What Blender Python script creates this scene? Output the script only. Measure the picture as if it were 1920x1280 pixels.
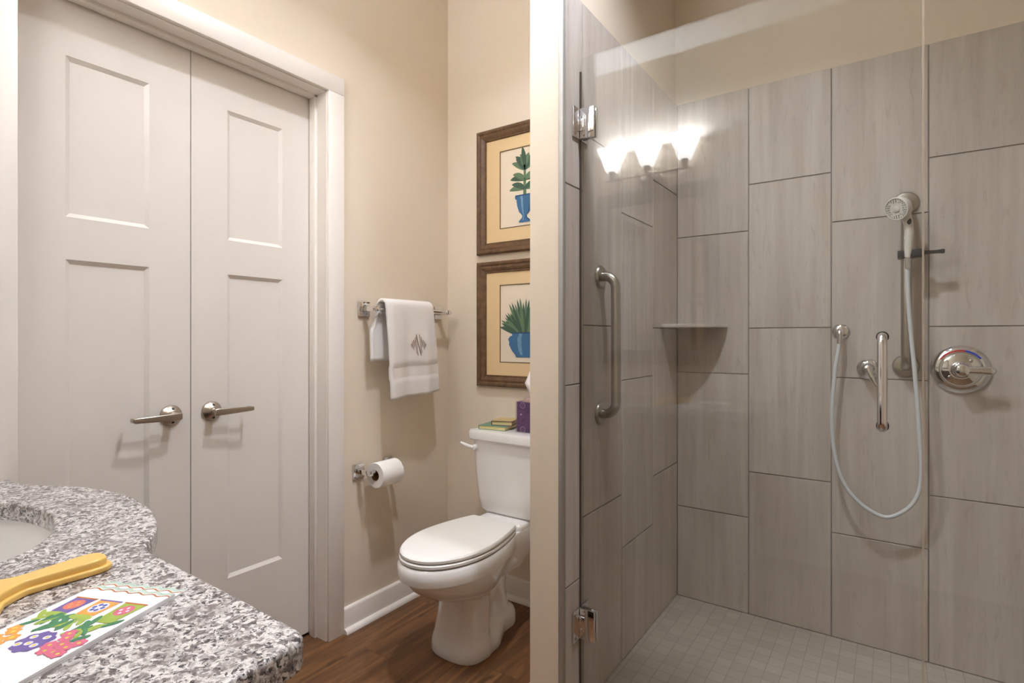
import bpy, bmesh, math, random
from mathutils import Vector, Matrix
PI = math.pi
random.seed(7)
S = bpy.context.scene
COL = S.collection
for o in list(bpy.data.objects):
    bpy.data.objects.remove(o, do_unlink=True)

# ------------------------------------------------------------------ camera, light, exposure
IMG_W = 1920.0
FOC = 1023.35
CAM_Z = 1.185
YAW = math.radians(34.75)
cd = bpy.data.cameras.new('camera')
cam = bpy.data.objects.new('camera', cd)
COL.objects.link(cam)
cam.location = (0, 0, CAM_Z)
cam.rotation_euler = (PI / 2, 0, YAW)
cd.sensor_width = 36.0
cd.lens = 36.0 * FOC / IMG_W
cd.shift_y = -8.0 / IMG_W
cd.clip_start = 0.02
cd.dof.use_dof = False
S.camera = cam

W = bpy.data.worlds.new('world')
S.world = W
W.use_nodes = True
W.node_tree.nodes['Background'].inputs[0].default_value = (1.0, 0.95, 0.9, 1)
W.node_tree.nodes['Background'].inputs[1].default_value = 0.05

S.view_settings.view_transform = 'Standard'
S.view_settings.look = 'None'
S.view_settings.gamma = 1.0
S.view_settings.use_curve_mapping = False
S.view_settings.exposure = 0.06
try:
    S.cycles.use_denoising = True
    S.cycles.max_bounces = 10
    S.cycles.diffuse_bounces = 6
    S.cycles.glossy_bounces = 5
    S.cycles.transparent_max_bounces = 16
    S.cycles.sample_clamp_indirect = 40.0
    S.cycles.caustics_reflective = False
    S.cycles.caustics_refractive = False
except Exception:
    pass

BULB_W = 12.5
CAN_W = 11.0
BULB_COL = (0.86, 0.96, 1.14)
CAN_COL = (0.92, 0.96, 1.06)

CEIL = 2.88
XL = -1.807          # left wall face
YB = 2.046           # wall behind the toilet
YS = 2.493           # tiled wall of the shower
XS = -0.806          # tiled side wall of the shower
YP = 1.430           # end face of the divider
YV = -0.160          # vanity wall
XR = 1.15            # far right wall
YG = 1.532           # shower glass


# ------------------------------------------------------------------ helpers
class MB:
    def __init__(s):
        s.bm = bmesh.new()

    def box(s, a, b, bev=0.0, seg=2):
        lo = [min(a[i], b[i]) for i in range(3)]
        hi = [max(a[i], b[i]) for i in range(3)]
        vs = [s.bm.verts.new((x, y, z)) for x in (lo[0], hi[0]) for y in (lo[1], hi[1]) for z in (lo[2], hi[2])]
        fs = [(0, 1, 3, 2), (4, 6, 7, 5), (0, 4, 5, 1), (2, 3, 7, 6), (0, 2, 6, 4), (1, 5, 7, 3)]
        ff = [s.bm.faces.new([vs[i] for i in f]) for f in fs]
        if bev > 0:
            es = list({e for f in ff for e in f.edges})
            bmesh.ops.bevel(s.bm, geom=es, offset=bev, segments=seg, profile=0.5, affect='EDGES')
        return s

    def quad(s, *pts):
        s.bm.faces.new([s.bm.verts.new(p) for p in pts])
        return s

    def poly(s, pts):
        s.bm.faces.new([s.bm.verts.new(p) for p in pts])
        return s

    def loft(s, rings, cap0=True, cap1=True, closed=True):
        R = [[s.bm.verts.new(p) for p in r] for r in rings]
        n = len(R[0])
        for a, b in zip(R, R[1:]):
            for i in range(n if closed else n - 1):
                j = (i + 1) % n
                try:
                    s.bm.faces.new((a[i], a[j], b[j], b[i]))
                except ValueError:
                    pass
        if cap0:
            s.bm.faces.new(list(reversed(R[0])))
        if cap1:
            s.bm.faces.new(R[-1])
        return s

    def tube(s, path, r, n=16, cap=True):
        pts = [Vector(p) for p in path]
        rr = r if isinstance(r, (list, tuple)) else [r] * len(pts)
        t0 = (pts[1] - pts[0]).normalized()
        ref = Vector((0, 0, 1)) if abs(t0.z) < 0.9 else Vector((1, 0, 0))
        u = t0.cross(ref).normalized()
        rings = []
        for i, p in enumerate(pts):
            if i == 0:
                t = t0
            elif i == len(pts) - 1:
                t = (pts[i] - pts[i - 1]).normalized()
            else:
                t = ((pts[i + 1] - p).normalized() + (p - pts[i - 1]).normalized()).normalized()
            u = (u - t * u.dot(t)).normalized()
            v = t.cross(u)
            rings.append([p + (u * math.cos(2 * PI * k / n) + v * math.sin(2 * PI * k / n)) * rr[i] for k in range(n)])
        return s.loft(rings, cap, cap)

    def lathe(s, prof, c, axis, n=40, sx=1.0, sy=1.0):
        """prof: list of (radius, height along axis)"""
        a = Vector(axis).normalized()
        ref = Vector((0, 0, 1)) if abs(a.z) < 0.9 else Vector((1, 0, 0))
        u = a.cross(ref).normalized()
        v = a.cross(u)
        c = Vector(c)
        rings = [[c + a * h + (u * math.cos(2 * PI * k / n) * sx + v * math.sin(2 * PI * k / n) * sy) * max(r, 1e-5)
                  for k in range(n)] for r, h in prof]
        return s.loft(rings)

    def build(s, name, m, parent=None, smooth=40, mats=None):
        me = bpy.data.meshes.new(name)
        bmesh.ops.recalc_face_normals(s.bm, faces=s.bm.faces)
        s.bm.to_mesh(me)
        s.bm.free()
        for mm in (mats or [m]):
            me.materials.append(mm)
        if smooth:
            me.polygons.foreach_set('use_smooth', [True] * len(me.polygons))
            try:
                me.set_sharp_from_angle(angle=math.radians(smooth))
            except Exception:
                pass
        o = bpy.data.objects.new(name, me)
        COL.objects.link(o)
        if parent is not None:
            o.parent = parent
            o.matrix_parent_inverse = Matrix.Translation(-parent.location)
        return o


def tag(o, label=None, cat=None, group=None, kind=None):
    if label:
        o['label'] = label
    if cat:
        o['category'] = cat
    if group:
        o['group'] = group
    if kind:
        o['kind'] = kind
    return o


def thing(name, loc, label, cat, group=None):
    o = bpy.data.objects.new(name, None)
    COL.objects.link(o)
    o.location = loc
    o.empty_display_size = 0.05
    return tag(o, label, cat, group)


def struct(name, mb, m, label=None, cat=None, smooth=40):
    o = mb.build(name, m, None, smooth)
    return tag(o, label, cat, kind='structure')


def catmull(pts, n=10):
    P = [Vector(p) for p in pts]
    P = [P[0] * 2 - P[1]] + P + [P[-1] * 2 - P[-2]]
    out = []
    for i in range(1, len(P) - 2):
        for k in range(n):
            t = k / n
            a, b, c, d = P[i - 1], P[i], P[i + 1], P[i + 2]
            out.append(0.5 * ((2 * b) + (c - a) * t + (2 * a - 5 * b + 4 * c - d) * t * t + (3 * b - a - 3 * c + d) * t ** 3))
    out.append(P[-2])
    return out


def fillet(pts, r, n=8):
    P = [Vector(p) for p in pts]
    out = [P[0]]
    for a, b, c in zip(P, P[1:], P[2:]):
        d1 = (a - b).normalized()
        d2 = (c - b).normalized()
        p1 = b + d1 * r
        p2 = b + d2 * r
        cen = b + (d1 + d2) * r
        for k in range(n + 1):
            th = k / n * PI / 2
            out.append(cen - d2 * r * math.cos(th) - d1 * r * math.sin(th))
    out.append(P[-1])
    return out


def curve_plate(name, loops, half, bevel, m, parent=None, z=0.0, seg=3):
    """flat plate with rounded edges from closed 2-D loops (first outer, others holes)"""
    c = bpy.data.curves.new(name, 'CURVE')
    c.dimensions = '2D'
    c.fill_mode = 'BOTH'
    c.extrude = max(half - bevel, 1e-4)
    c.bevel_depth = bevel
    c.bevel_resolution = seg
    c.offset = -bevel
    for lp in loops:
        sp = c.splines.new('POLY')
        sp.points.add(len(lp) - 1)
        for p, q in zip(sp.points, lp):
            p.co = (q[0], q[1], 0, 1)
        sp.use_cyclic_u = True
    tmp = bpy.data.objects.new('temporary', c)
    COL.objects.link(tmp)
    dg = bpy.context.evaluated_depsgraph_get()
    me = bpy.data.meshes.new_from_object(tmp.evaluated_get(dg))
    bpy.data.objects.remove(tmp, do_unlink=True)
    bpy.data.curves.remove(c)
    me.name = name
    for v in me.vertices:
        v.co.z += z
    me.materials.clear()
    me.materials.append(m)
    me.polygons.foreach_set('use_smooth', [True] * len(me.polygons))
    try:
        me.set_sharp_from_angle(angle=math.radians(35))
    except Exception:
        pass
    o = bpy.data.objects.new(name, me)
    COL.objects.link(o)
    if parent is not None:
        o.parent = parent
        o.matrix_parent_inverse = Matrix.Translation(-parent.location)
    return o


# ------------------------------------------------------------------ materials
def srgb(r, g, b):
    f = lambda c: (c / 255 / 12.92) if c / 255 <= 0.04045 else ((c / 255 + 0.055) / 1.055) ** 2.4
    return (f(r), f(g), f(b), 1)


class NT:
    def __init__(s, name):
        s.m = bpy.data.materials.new(name)
        s.m.use_nodes = True
        s.t = s.m.node_tree
        s.b = s.t.nodes['Principled BSDF']

    def n(s, typ, **kw):
        x = s.t.nodes.new(typ)
        for k, v in kw.items():
            if k == 'ins':
                for i, val in v.items():
                    if isinstance(val, bpy.types.NodeSocket):
                        s.t.links.new(val, x.inputs[i])
                    else:
                        x.inputs[i].default_value = val
            else:
                setattr(x, k, v)
        return x

    def link(s, a, b):
        s.t.links.new(a, b)

    def ramp(s, fac, stops):
        r = s.n('ShaderNodeValToRGB')
        e = r.color_ramp.elements
        while len(e) > 1:
            e.remove(e[-1])
        e[0].position, e[0].color = stops[0]
        for p, c in stops[1:]:
            q = e.new(p)
            q.color = c
        s.link(fac, r.inputs[0])
        return r.outputs[0]

    def mix(s, fac, a, b, mode='MIX'):
        x = s.n('ShaderNodeMix', data_type='RGBA', blend_type=mode)
        for sock, val in ((x.inputs[0], fac), (x.inputs[6], a), (x.inputs[7], b)):
            if isinstance(val, bpy.types.NodeSocket):
                s.link(val, sock)
            else:
                sock.default_value = val
        return x.outputs[2]

    def math(s, op, a, b=0.0):
        x = s.n('ShaderNodeMath', operation=op)
        for sock, val in ((x.inputs[0], a), (x.inputs[1], b)):
            if isinstance(val, bpy.types.NodeSocket):
                s.link(val, sock)
            else:
                sock.default_value = val
        return x.outputs[0]

    def noise(s, vec, scale, detail=4, rough=0.5, dist=0.0):
        x = s.n('ShaderNodeTexNoise')
        x.inputs['Scale'].default_value = scale
        x.inputs['Detail'].default_value = detail
        x.inputs['Roughness'].default_value = rough
        x.inputs['Distortion'].default_value = dist
        if vec is not None:
            s.link(vec, x.inputs['Vector'])
        return x.outputs[0]

    def obj(s):
        return s.n('ShaderNodeTexCoord').outputs['Object']

    def mapping(s, vec, scale=(1, 1, 1), loc=(0, 0, 0)):
        x = s.n('ShaderNodeMapping')
        s.link(vec, x.inputs[0])
        x.inputs['Scale'].default_value = scale
        x.inputs['Location'].default_value = loc
        return x.outputs[0]

    def bump(s, h, strength=0.2, dist=0.002):
        x = s.n('ShaderNodeBump')
        x.inputs['Strength'].default_value = strength
        x.inputs['Distance'].default_value = dist
        s.link(h, x.inputs['Height'])
        s.link(x.outputs[0], s.b.inputs['Normal'])

    def set(s, col=None, rough=None, metal=None, spec=None, coat=None, sheen=None):
        for k, v in (('Base Color', col), ('Roughness', rough), ('Metallic', metal), ('Specular IOR Level', spec),
                     ('Coat Weight', coat), ('Sheen Weight', sheen)):
            if v is None:
                continue
            if isinstance(v, bpy.types.NodeSocket):
                s.link(v, s.b.inputs[k])
            else:
                s.b.inputs[k].default_value = v
        return s


def simple(name, col, rough=0.5, metal=0.0, var=0.03, scale=30, bump=0.0, **kw):
    t = NT(name)
    nz = t.noise(t.obj(), scale, 3)
    d = tuple(c * (1 - var) for c in col[:3]) + (1,)
    t.set(t.mix(nz, d, col), rough, metal, **kw)
    if bump:
        t.bump(nz, bump, 0.001)
    return t.m


def brushed(name, col, rough=0.28, stretch=(4, 4, 200)):
    t = NT(name)
    nz = t.noise(t.mapping(t.obj(), stretch), 3, 4)
    t.set(t.mix(nz, tuple(c * .85 for c in col[:3]) + (1,), col), t.math('ADD', t.math('MULTIPLY', nz, .12), rough - .06), 1.0)
    return t.m


M = {}
M['paint'] = simple('wall_paint', srgb(228, 215, 196), 0.75, var=.015, scale=90, bump=.04)
M['ceiling_paint'] = simple('ceiling_paint', srgb(245, 243, 238), 0.9, var=.01)
M['trim'] = simple('trim_paint', srgb(236, 230, 223), 0.38, var=.01)
M['door'] = simple('door_paint', srgb(230, 224, 217), 0.42, var=.01)
M['porcelain'] = simple('porcelain', srgb(238, 236, 233), 0.10, var=.005, coat=.5)
M['seat_plastic'] = simple('seat_plastic', srgb(240, 238, 233), 0.28, var=.005)
M['chrome'] = simple('chrome', (.80, .80, .82, 1), 0.05, 1.0, var=.01)
M['nickel'] = brushed('satin_nickel', srgb(190, 180, 168), 0.30)
M['steel'] = brushed('brushed_steel', srgb(188, 182, 174), 0.30)
M['aluminium'] = simple('edge_strip_metal', srgb(176, 174, 168), 0.55, .35)
M['black_plastic'] = simple('black_plastic', (.025, .025, .028, 1), 0.35)
M['white_plastic'] = simple('white_plastic', srgb(222, 218, 208), 0.35, var=.02)
M['hose'] = simple('hose_plastic', srgb(214, 218, 220), 0.3, var=.02)
M['dome'] = simple('holder_top', srgb(168, 142, 132), 0.3)
M['dark'] = simple('dark_gap', (.02, .018, .016, 1), 0.6)
M['grout'] = simple('grout', srgb(160, 152, 146), 0.9, var=.1, scale=60)
M['seal'] = simple('door_seal', srgb(96, 86, 76), 0.5)
M['espresso'] = simple('espresso_wood', srgb(52, 32, 24), 0.4, var=.3, scale=12)
M['mirror'] = simple('mirror_silver', (.9, .9, .9, 1), 0.02, 1.0, var=0)
M['frame_grey'] = simple('grey_mirror_frame', srgb(120, 112, 106), 0.4, var=.1)
M['white_cloth'] = simple('printed_cloth', srgb(244, 244, 246), 0.8, var=.02, scale=120, bump=.1)
M['tissue'] = simple('tissue_paper', srgb(246, 240, 236), 0.9, var=.02)
M['paper_roll'] = simple('toilet_paper', srgb(246, 243, 240), 0.95, var=.02, scale=200, bump=.15)
M['card_tube'] = simple('cardboard', srgb(150, 112, 76), 0.9)
M['green_cover'] = simple('green_book_cover', srgb(116, 150, 122), 0.5, var=.08)
M['pages'] = simple('book_pages', srgb(232, 218, 160), 0.8, var=.08, scale=200)
M['maroon'] = simple('maroon_cover', srgb(92, 40, 62), 0.5)
M['tan_cover'] = simple('tan_cover', srgb(196, 172, 118), 0.5, var=.1)
M['purple'] = simple('purple_card', srgb(92, 48, 110), 0.5, var=.15)
M['ring_light'] = simple('lilac_print', srgb(222, 186, 214), 0.5)
M['ring_mid'] = simple('mauve_print', srgb(140, 84, 150), 0.5)
M['red_mark'] = simple('red_mark', srgb(190, 30, 34), 0.3)
M['blue_mark'] = simple('blue_mark', srgb(20, 60, 190), 0.3)
M['mat_board'] = simple('mat_board', srgb(224, 196, 150), 0.85, var=.03)
M['art_paper'] = simple('art_paper', srgb(228, 214, 192), 0.85, var=.04, scale=8)
M['art_line'] = simple('art_border', srgb(110, 92, 70), 0.8)
M['leaf_dark'] = simple('leaf_dark', srgb(70, 98, 80), 0.8, var=.2)
M['leaf_mid'] = simple('leaf_mid', srgb(104, 130, 98), 0.8, var=.2)
M['pot_blue'] = simple('pot_blue', srgb(70, 116, 156), 0.8, var=.25, scale=20)
M['pot_blue_light'] = simple('pot_blue_light', srgb(116, 156, 186), 0.8, var=.2)
M['pot_blue_dark'] = simple('pot_blue_dark', srgb(48, 84, 124), 0.8, var=.2)
M['thread'] = simple('brown_thread', srgb(146, 112, 84), 0.7, var=.2, scale=300)
M['yellow_wood'] = simple('yellow_wood', srgb(238, 196, 108), 0.35, var=.06, scale=14, coat=.2)
M['p_orange'] = simple('print_orange', srgb(238, 168, 84), .8, var=.15, scale=150)
M['p_green'] = simple('print_green', srgb(84, 146, 104), .8, var=.35, scale=150)
M['p_lime'] = simple('print_lime', srgb(170, 192, 88), .8, var=.25, scale=150)
M['p_purple'] = simple('print_purple', srgb(126, 108, 172), .8, var=.25, scale=150)
M['p_blue'] = simple('print_blue', srgb(80, 96, 180), .8, var=.25, scale=150)
M['p_pink'] = simple('print_pink', srgb(222, 116, 142), .8, var=.25, scale=150)
M['p_red'] = simple('print_red', srgb(226, 128, 112), .8, var=.2, scale=150)
M['p_pale'] = simple('print_pale', srgb(226, 226, 240), .8, var=.1, scale=150)
M['p_yellow'] = simple('print_yellow', srgb(236, 214, 90), .8, var=.2, scale=150)
M['p_rust'] = simple('print_rust', srgb(196, 116, 52), .8, var=.2, scale=150)
M['p_mint'] = simple('print_mint', srgb(168, 204, 170), .8, var=.2, scale=300)


def mat_tile():
    t = NT('wood_look_tile')
    rnd = t.n('ShaderNodeNewGeometry').outputs['Random Per Island']
    off = t.n('ShaderNodeCombineXYZ', ins={0: t.math('MULTIPLY', rnd, 17.0), 1: t.math('MULTIPLY', rnd, 23.0), 2: t.math('MULTIPLY', rnd, 9.0)})
    add = t.n('ShaderNodeVectorMath', operation='ADD')
    t.link(t.obj(), add.inputs[0])
    t.link(off.outputs[0], add.inputs[1])
    v = add.outputs[0]
    n1 = t.noise(t.mapping(v, (15, 15, .8)), 1.0, 5, .55, .5)
    n2 = t.noise(t.mapping(v, (60, 60, 2.5)), 1.0, 4, .6, .3)
    n3 = t.noise(t.mapping(v, (5, 5, 1.2)), 1.0, 3, .5, 1.2)
    c = t.ramp(n1, [(.26, srgb(187, 177, 168)), (.45, srgb(200, 191, 182)), (.6, srgb(210, 202, 194)), (.8, srgb(219, 212, 205))])
    c = t.mix(t.math('MULTIPLY', t.ramp(n2, [(.38, (0, 0, 0, 1)), (.68, (1, 1, 1, 1))]), .26), c, srgb(176, 165, 156))
    c = t.mix(t.math('MULTIPLY', t.ramp(n3, [(.52, (0, 0, 0, 1)), (.72, (1, 1, 1, 1))]), .30), c, srgb(180, 164, 153))
    n4 = t.noise(t.mapping(v, (38, 38, 7)), 1.0, 5, .65, 1.6)
    c = t.mix(t.math('MULTIPLY', t.ramp(n4, [(.56, (0, 0, 0, 1)), (.68, (1, 1, 1, 1))]), .34), c, srgb(162, 147, 136))
    c = t.mix(t.math('MULTIPLY', rnd, .22), c, srgb(190, 178, 170))
    t.set(c, 0.34, spec=.4)
    t.bump(n2, .06, .001)
    return t.m


M['tile'] = mat_tile()


def mat_mosaic():
    t = NT('mosaic_floor')
    br = t.n('ShaderNodeTexBrick')
    br.offset = 0.0
    br.squash = 1.0
    t.link(t.obj(), br.inputs['Vector'])
    br.inputs['Scale'].default_value = 1.0
    br.inputs['Mortar Size'].default_value = .0016
    br.inputs['Mortar Smooth'].default_value = .4
    br.inputs['Brick Width'].default_value = .0525
    br.inputs['Row Height'].default_value = .0525
    br.inputs['Color1'].default_value = srgb(188, 180, 168)
    br.inputs['Color2'].default_value = srgb(176, 168, 158)
    br.inputs['Mortar'].default_value = srgb(156, 148, 138)
    nz = t.noise(t.obj(), 14, 5, .6, .6)
    c = t.mix(t.math('MULTIPLY', nz, .3), br.outputs[0], srgb(180, 168, 156))
    t.set(c, .5)
    t.bump(br.outputs['Fac'], -.15, .001)
    return t.m


M['mosaic'] = mat_mosaic()


def mat_wood():
    t = NT('plank_floor')
    o = t.obj()
    sp = t.n('ShaderNodeSeparateXYZ')
    t.link(o, sp.inputs[0])
    pw = .118
    ix = t.math('FLOOR', t.math('DIVIDE', sp.outputs[0], pw))
    wn = t.n('ShaderNodeTexWhiteNoise', noise_dimensions='1D')
    t.link(ix, wn.inputs['W'])
    yy = t.math('ADD', sp.outputs[1], t.math('MULTIPLY', wn.outputs[0], 1.1))
    iy = t.math('FLOOR', t.math('DIVIDE', yy, .92))
    idv = t.math('ADD', t.math('MULTIPLY', ix, 7.31), t.math('MULTIPLY', iy, 3.77))
    wn2 = t.n('ShaderNodeTexWhiteNoise', noise_dimensions='1D')
    t.link(idv, wn2.inputs['W'])
    off = t.n('ShaderNodeCombineXYZ', ins={0: t.math('MULTIPLY', wn2.outputs[0], 31.0), 1: t.math('MULTIPLY', wn2.outputs[0], 13.0)})
    add = t.n('ShaderNodeVectorMath', operation='ADD')
    t.link(o, add.inputs[0])
    t.link(off.outputs[0], add.inputs[1])
    v = add.outputs[0]
    n1 = t.noise(t.mapping(v, (22, 1.6, 1)), 1.0, 6, .68, 1.2)
    n2 = t.noise(t.mapping(v, (90, 5, 1)), 1.0, 3, .6, .2)
    n3 = t.noise(t.mapping(v, (9, 3.5, 1)), 1.0, 2, .5, .5)
    c = t.ramp(n1, [(.25, srgb(62, 42, 26)), (.42, srgb(98, 68, 43)), (.58, srgb(134, 94, 58)), (.78, srgb(172, 124, 74))])
    c = t.mix(t.math('MULTIPLY', n2, .35), c, srgb(84, 54, 36))
    c = t.mix(t.math('MULTIPLY', wn2.outputs[0], .4), c, srgb(112, 76, 52))
    c = t.mix(t.ramp(n3, [(.64, (0, 0, 0, 1)), (.72, (.8, .8, .8, 1))]), c, srgb(54, 36, 26))
    fx = t.math('FRACT', t.math('DIVIDE', sp.outputs[0], pw))
    fy = t.math('FRACT', t.math('DIVIDE', yy, .92))
    seam = t.math('MAXIMUM', t.math('LESS_THAN', fx, .012), t.math('LESS_THAN', fy, .0022))
    c = t.mix(t.math('MULTIPLY', seam, .55), c, srgb(50, 32, 22))
    t.set(c, .38, spec=.4)
    t.bump(n2, .08, .001)
    return t.m


M['wood'] = mat_wood()


def mat_granite():
    t = NT('granite')
    o = t.obj()
    wob = t.noise(o, 60, 3)
    mp = t.n('ShaderNodeVectorMath', operation='ADD')
    sc = t.n('ShaderNodeVectorMath', operation='SCALE')
    cmb = t.n('ShaderNodeCombineXYZ', ins={0: wob, 1: t.noise(t.mapping(o, loc=(3, 1, 2)), 60, 3), 2: wob})
    t.link(cmb.outputs[0], sc.inputs[0])
    sc.inputs['Scale'].default_value = .02
    t.link(o, mp.inputs[0])
    t.link(sc.outputs[0], mp.inputs[1])
    v = mp.outputs[0]

    def vor(scale):
        x = t.n('ShaderNodeTexVoronoi')
        x.inputs['Scale'].default_value = scale
        t.link(v, x.inputs['Vector'])
        s2 = t.n('ShaderNodeSeparateColor')
        t.link(x.outputs['Color'], s2.inputs[0])
        return s2.outputs[0], s2.outputs[1]
    a, a2 = vor(150)
    b, b2 = vor(260)
    nn = t.noise(v, 82, 7, .68, .2)
    f = t.math('ADD', t.math('MULTIPLY', nn, .78), t.math('MULTIPLY', a, .22))
    c = t.ramp(f, [(.36, srgb(104, 96, 95)), (.43, srgb(146, 138, 137)), (.47, srgb(170, 164, 163)), (.50, srgb(210, 206, 203)), (.57, srgb(228, 224, 221)), (.62, srgb(196, 193, 193)), (.68, srgb(160, 153, 152))])
    sp = t.noise(t.mapping(v, loc=(7, 4, 9)), 150, 4, .6)
    f2 = t.math('ADD', t.math('MULTIPLY', sp, .75), t.math('MULTIPLY', b, .25))
    c = t.mix(t.ramp(f2, [(.585, (0, 0, 0, 1)), (.62, (.95, .95, .95, 1))]), c, srgb(52, 50, 55))
    c = t.mix(t.math('MULTIPLY', t.math('GREATER_THAN', b2, .88), .45), c, srgb(120, 110, 107))
    big = t.noise(t.mapping(v, loc=(1, 2, 5)), 30, 4, .6)
    c = t.mix(t.math('MULTIPLY', t.ramp(big, [(.52, (0, 0, 0, 1)), (.60, (1, 1, 1, 1))]), .5), c, srgb(140, 129, 126))
    t.set(c, .16, spec=.5)
    return t.m


M['granite'] = mat_granite()


def mat_towel():
    t = NT('terry_cloth')
    nz = t.noise(t.obj(), 520, 2, .6)
    n2 = t.noise(t.obj(), 60, 3, .6)
    t.set(t.mix(nz, srgb(226, 221, 218), srgb(250, 247, 245)), .95, sheen=.3)
    h = t.math('ADD', nz, t.math('MULTIPLY', n2, .8))
    t.bump(h, .7, .002)
    return t.m


M['terry'] = mat_towel()
M['woven'] = simple('woven_band', srgb(240, 235, 232), .8, var=.04, scale=300, bump=.1)


def mat_frame():
    t = NT('walnut_frame')
    n1 = t.noise(t.mapping(t.obj(), (30, 30, 30)), 1.0, 4, .6, .6)
    c = t.ramp(n1, [(.3, srgb(84, 60, 38)), (.6, srgb(110, 82, 54)), (.8, srgb(132, 100, 68))])
    t.set(c, .45)
    return t.m


M['walnut'] = mat_frame()


def mat_glass(name, tint, refl=1.0):
    t = NT(name)
    t.t.nodes.remove(t.b)
    out = [n for n in t.t.nodes if n.type == 'OUTPUT_MATERIAL'][0]
    g = t.n('ShaderNodeNewGeometry')
    dot = t.n('ShaderNodeVectorMath', operation='DOT_PRODUCT')
    t.link(g.outputs['Normal'], dot.inputs[0])
    t.link(g.outputs['Incoming'], dot.inputs[1])
    c = t.math('SUBTRACT', 1.0, t.math('ABSOLUTE', dot.outputs['Value']))
    fr = t.math('ADD', t.math('MULTIPLY', t.math('POWER', c, 5.0), .95), .045 * refl)
    tr = t.n('ShaderNodeBsdfTransparent')
    tr.inputs[0].default_value = tint
    gl = t.n('ShaderNodeBsdfGlossy')
    gl.inputs['Roughness'].default_value = 0.0
    mx = t.n('ShaderNodeMixShader')
    t.link(fr, mx.inputs[0])
    t.link(tr.outputs[0], mx.inputs[1])
    t.link(gl.outputs[0], mx.inputs[2])
    t.link(mx.outputs[0], out.inputs[0])
    return t.m


M['glass'] = mat_glass('shower_glass', (.965, .975, .965, 1), 1.0)
M['acrylic'] = mat_glass('clear_acrylic', (.96, .95, .95, 1), 1.0)


def mat_seal():
    t = NT('clear_edge_seal')
    out = [n for n in t.t.nodes if n.type == 'OUTPUT_MATERIAL'][0]
    t.set(srgb(226, 212, 194), .3)
    tr = t.n('ShaderNodeBsdfTransparent')
    mx = t.n('ShaderNodeMixShader')
    mx.inputs[0].default_value = .45
    t.link(t.b.outputs[0], mx.inputs[1])
    t.link(tr.outputs[0], mx.inputs[2])
    t.link(mx.outputs[0], out.inputs[0])
    return t.m


M['edge_seal'] = mat_seal()


def mat_emit(name, col, strength):
    t = NT(name)
    t.set((.9, .88, .85, 1), .3)
    t.b.inputs['Emission Color'].default_value = col
    t.b.inputs['Emission Strength'].default_value = strength
    return t.m


def mat_shade():
    t = NT('frosted_shade')
    out = [n for n in t.t.nodes if n.type == 'OUTPUT_MATERIAL'][0]
    t.set((.92, .9, .86, 1), .35)
    t.b.inputs['Emission Color'].default_value = (1, .99, .97, 1)
    t.b.inputs['Emission Strength'].default_value = 11.0
    tr = t.n('ShaderNodeBsdfTranslucent')
    tr.inputs[0].default_value = (.6, .59, .58, 1)
    mx = t.n('ShaderNodeMixShader')
    mx.inputs[0].default_value = .6
    t.link(t.b.outputs[0], mx.inputs[1])
    t.link(tr.outputs[0], mx.inputs[2])
    t.link(mx.outputs[0], out.inputs[0])
    return t.m


M['shade'] = mat_shade()
M['can_lens'] = mat_emit('lamp_lens', (1, .93, .84, 1), 10.0)

# ------------------------------------------------------------------ room shell
struct('floor', MB().box((-2.1, -.4, -.06), (XR + .1, 2.2, 0.0)), M['wood'], 'dark brown wood plank floor around the toilet', 'floor', 0)
struct('floor_shower', MB().box((-.93, YG - .03, -.05), (XR + .1, YS + .1, .002)), M['mosaic'], 'small square mosaic tile shower floor', 'floor', 0)
struct('ceiling', MB().box((-2.1, -.4, CEIL), (XR + .2, YS + .2, CEIL + .1)), M['ceiling_paint'], 'plain white ceiling', 'ceiling', 0)

# door opening
OY0, OY1, OZ = 0.420, 1.333, 2.141
w = MB()
XO = XL - .145
w.box((XO, -.4, 0), (XL, OY0 - .012, CEIL))
w.box((XO, OY1 + .012, 0), (XL, YB + .15, CEIL))
w.box((XO, OY0 - .012, OZ + .012), (XL, OY1 + .012, CEIL))
struct('wall_left', w, M['paint'], 'cream wall with the double doors and towel bar', 'wall', 0)
struct('wall_back', MB().box((XL - .1, YB, 0), (-.925, YB + .15, CEIL)), M['paint'], 'cream wall behind the toilet', 'wall', 0)
w = MB().box((-.925, YP, 0), (-.818, YS + .05, CEIL), .003)
struct('wall_divider', w, M['paint'], 'narrow cream divider wall between toilet and shower', 'wall', 0)
w = MB().box((-.93, YS + .010, 0), (XR + .1, YS + .15, CEIL))
struct('wall_shower', w, M['paint'], 'cream wall above the shower tile', 'wall', 0)
struct('wall_vanity', MB().box((-2.1, YV - .15, 0), (XR + .1, YV, CEIL)), M['paint'], 'cream wall behind the vanity', 'wall', 0)
struct('wall_right', MB().box((XR, -.4, 0), (XR + .15, YS + .15, CEIL)), M['paint'], 'cream wall on the far side of the shower', 'wall', 0)

# shower wall tiles
TW, TH, G = .3065, .6128, .0042
TOP = 2.25


def tile_cols(starts, axis):
    mb = MB()
    for a0, a1, z0 in starts:
        z = z0 - TH
        while z < TOP:
            lo, hi = max(z, 0.002) + G / 2, min(z + TH, TOP) - (G / 2 if z + TH < TOP else 0)
            if hi - lo > .03:
                if axis == 'x':
                    mb.box((a0 + G / 2, YS, lo), (a1 - G / 2, YS + .011, hi), .0012, 1)
                else:
                    mb.box((XS, a0 + G / 2, lo), (XS - .012, a1 - G / 2, hi), .0012, 1)
            z += TH
    return mb


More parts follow.
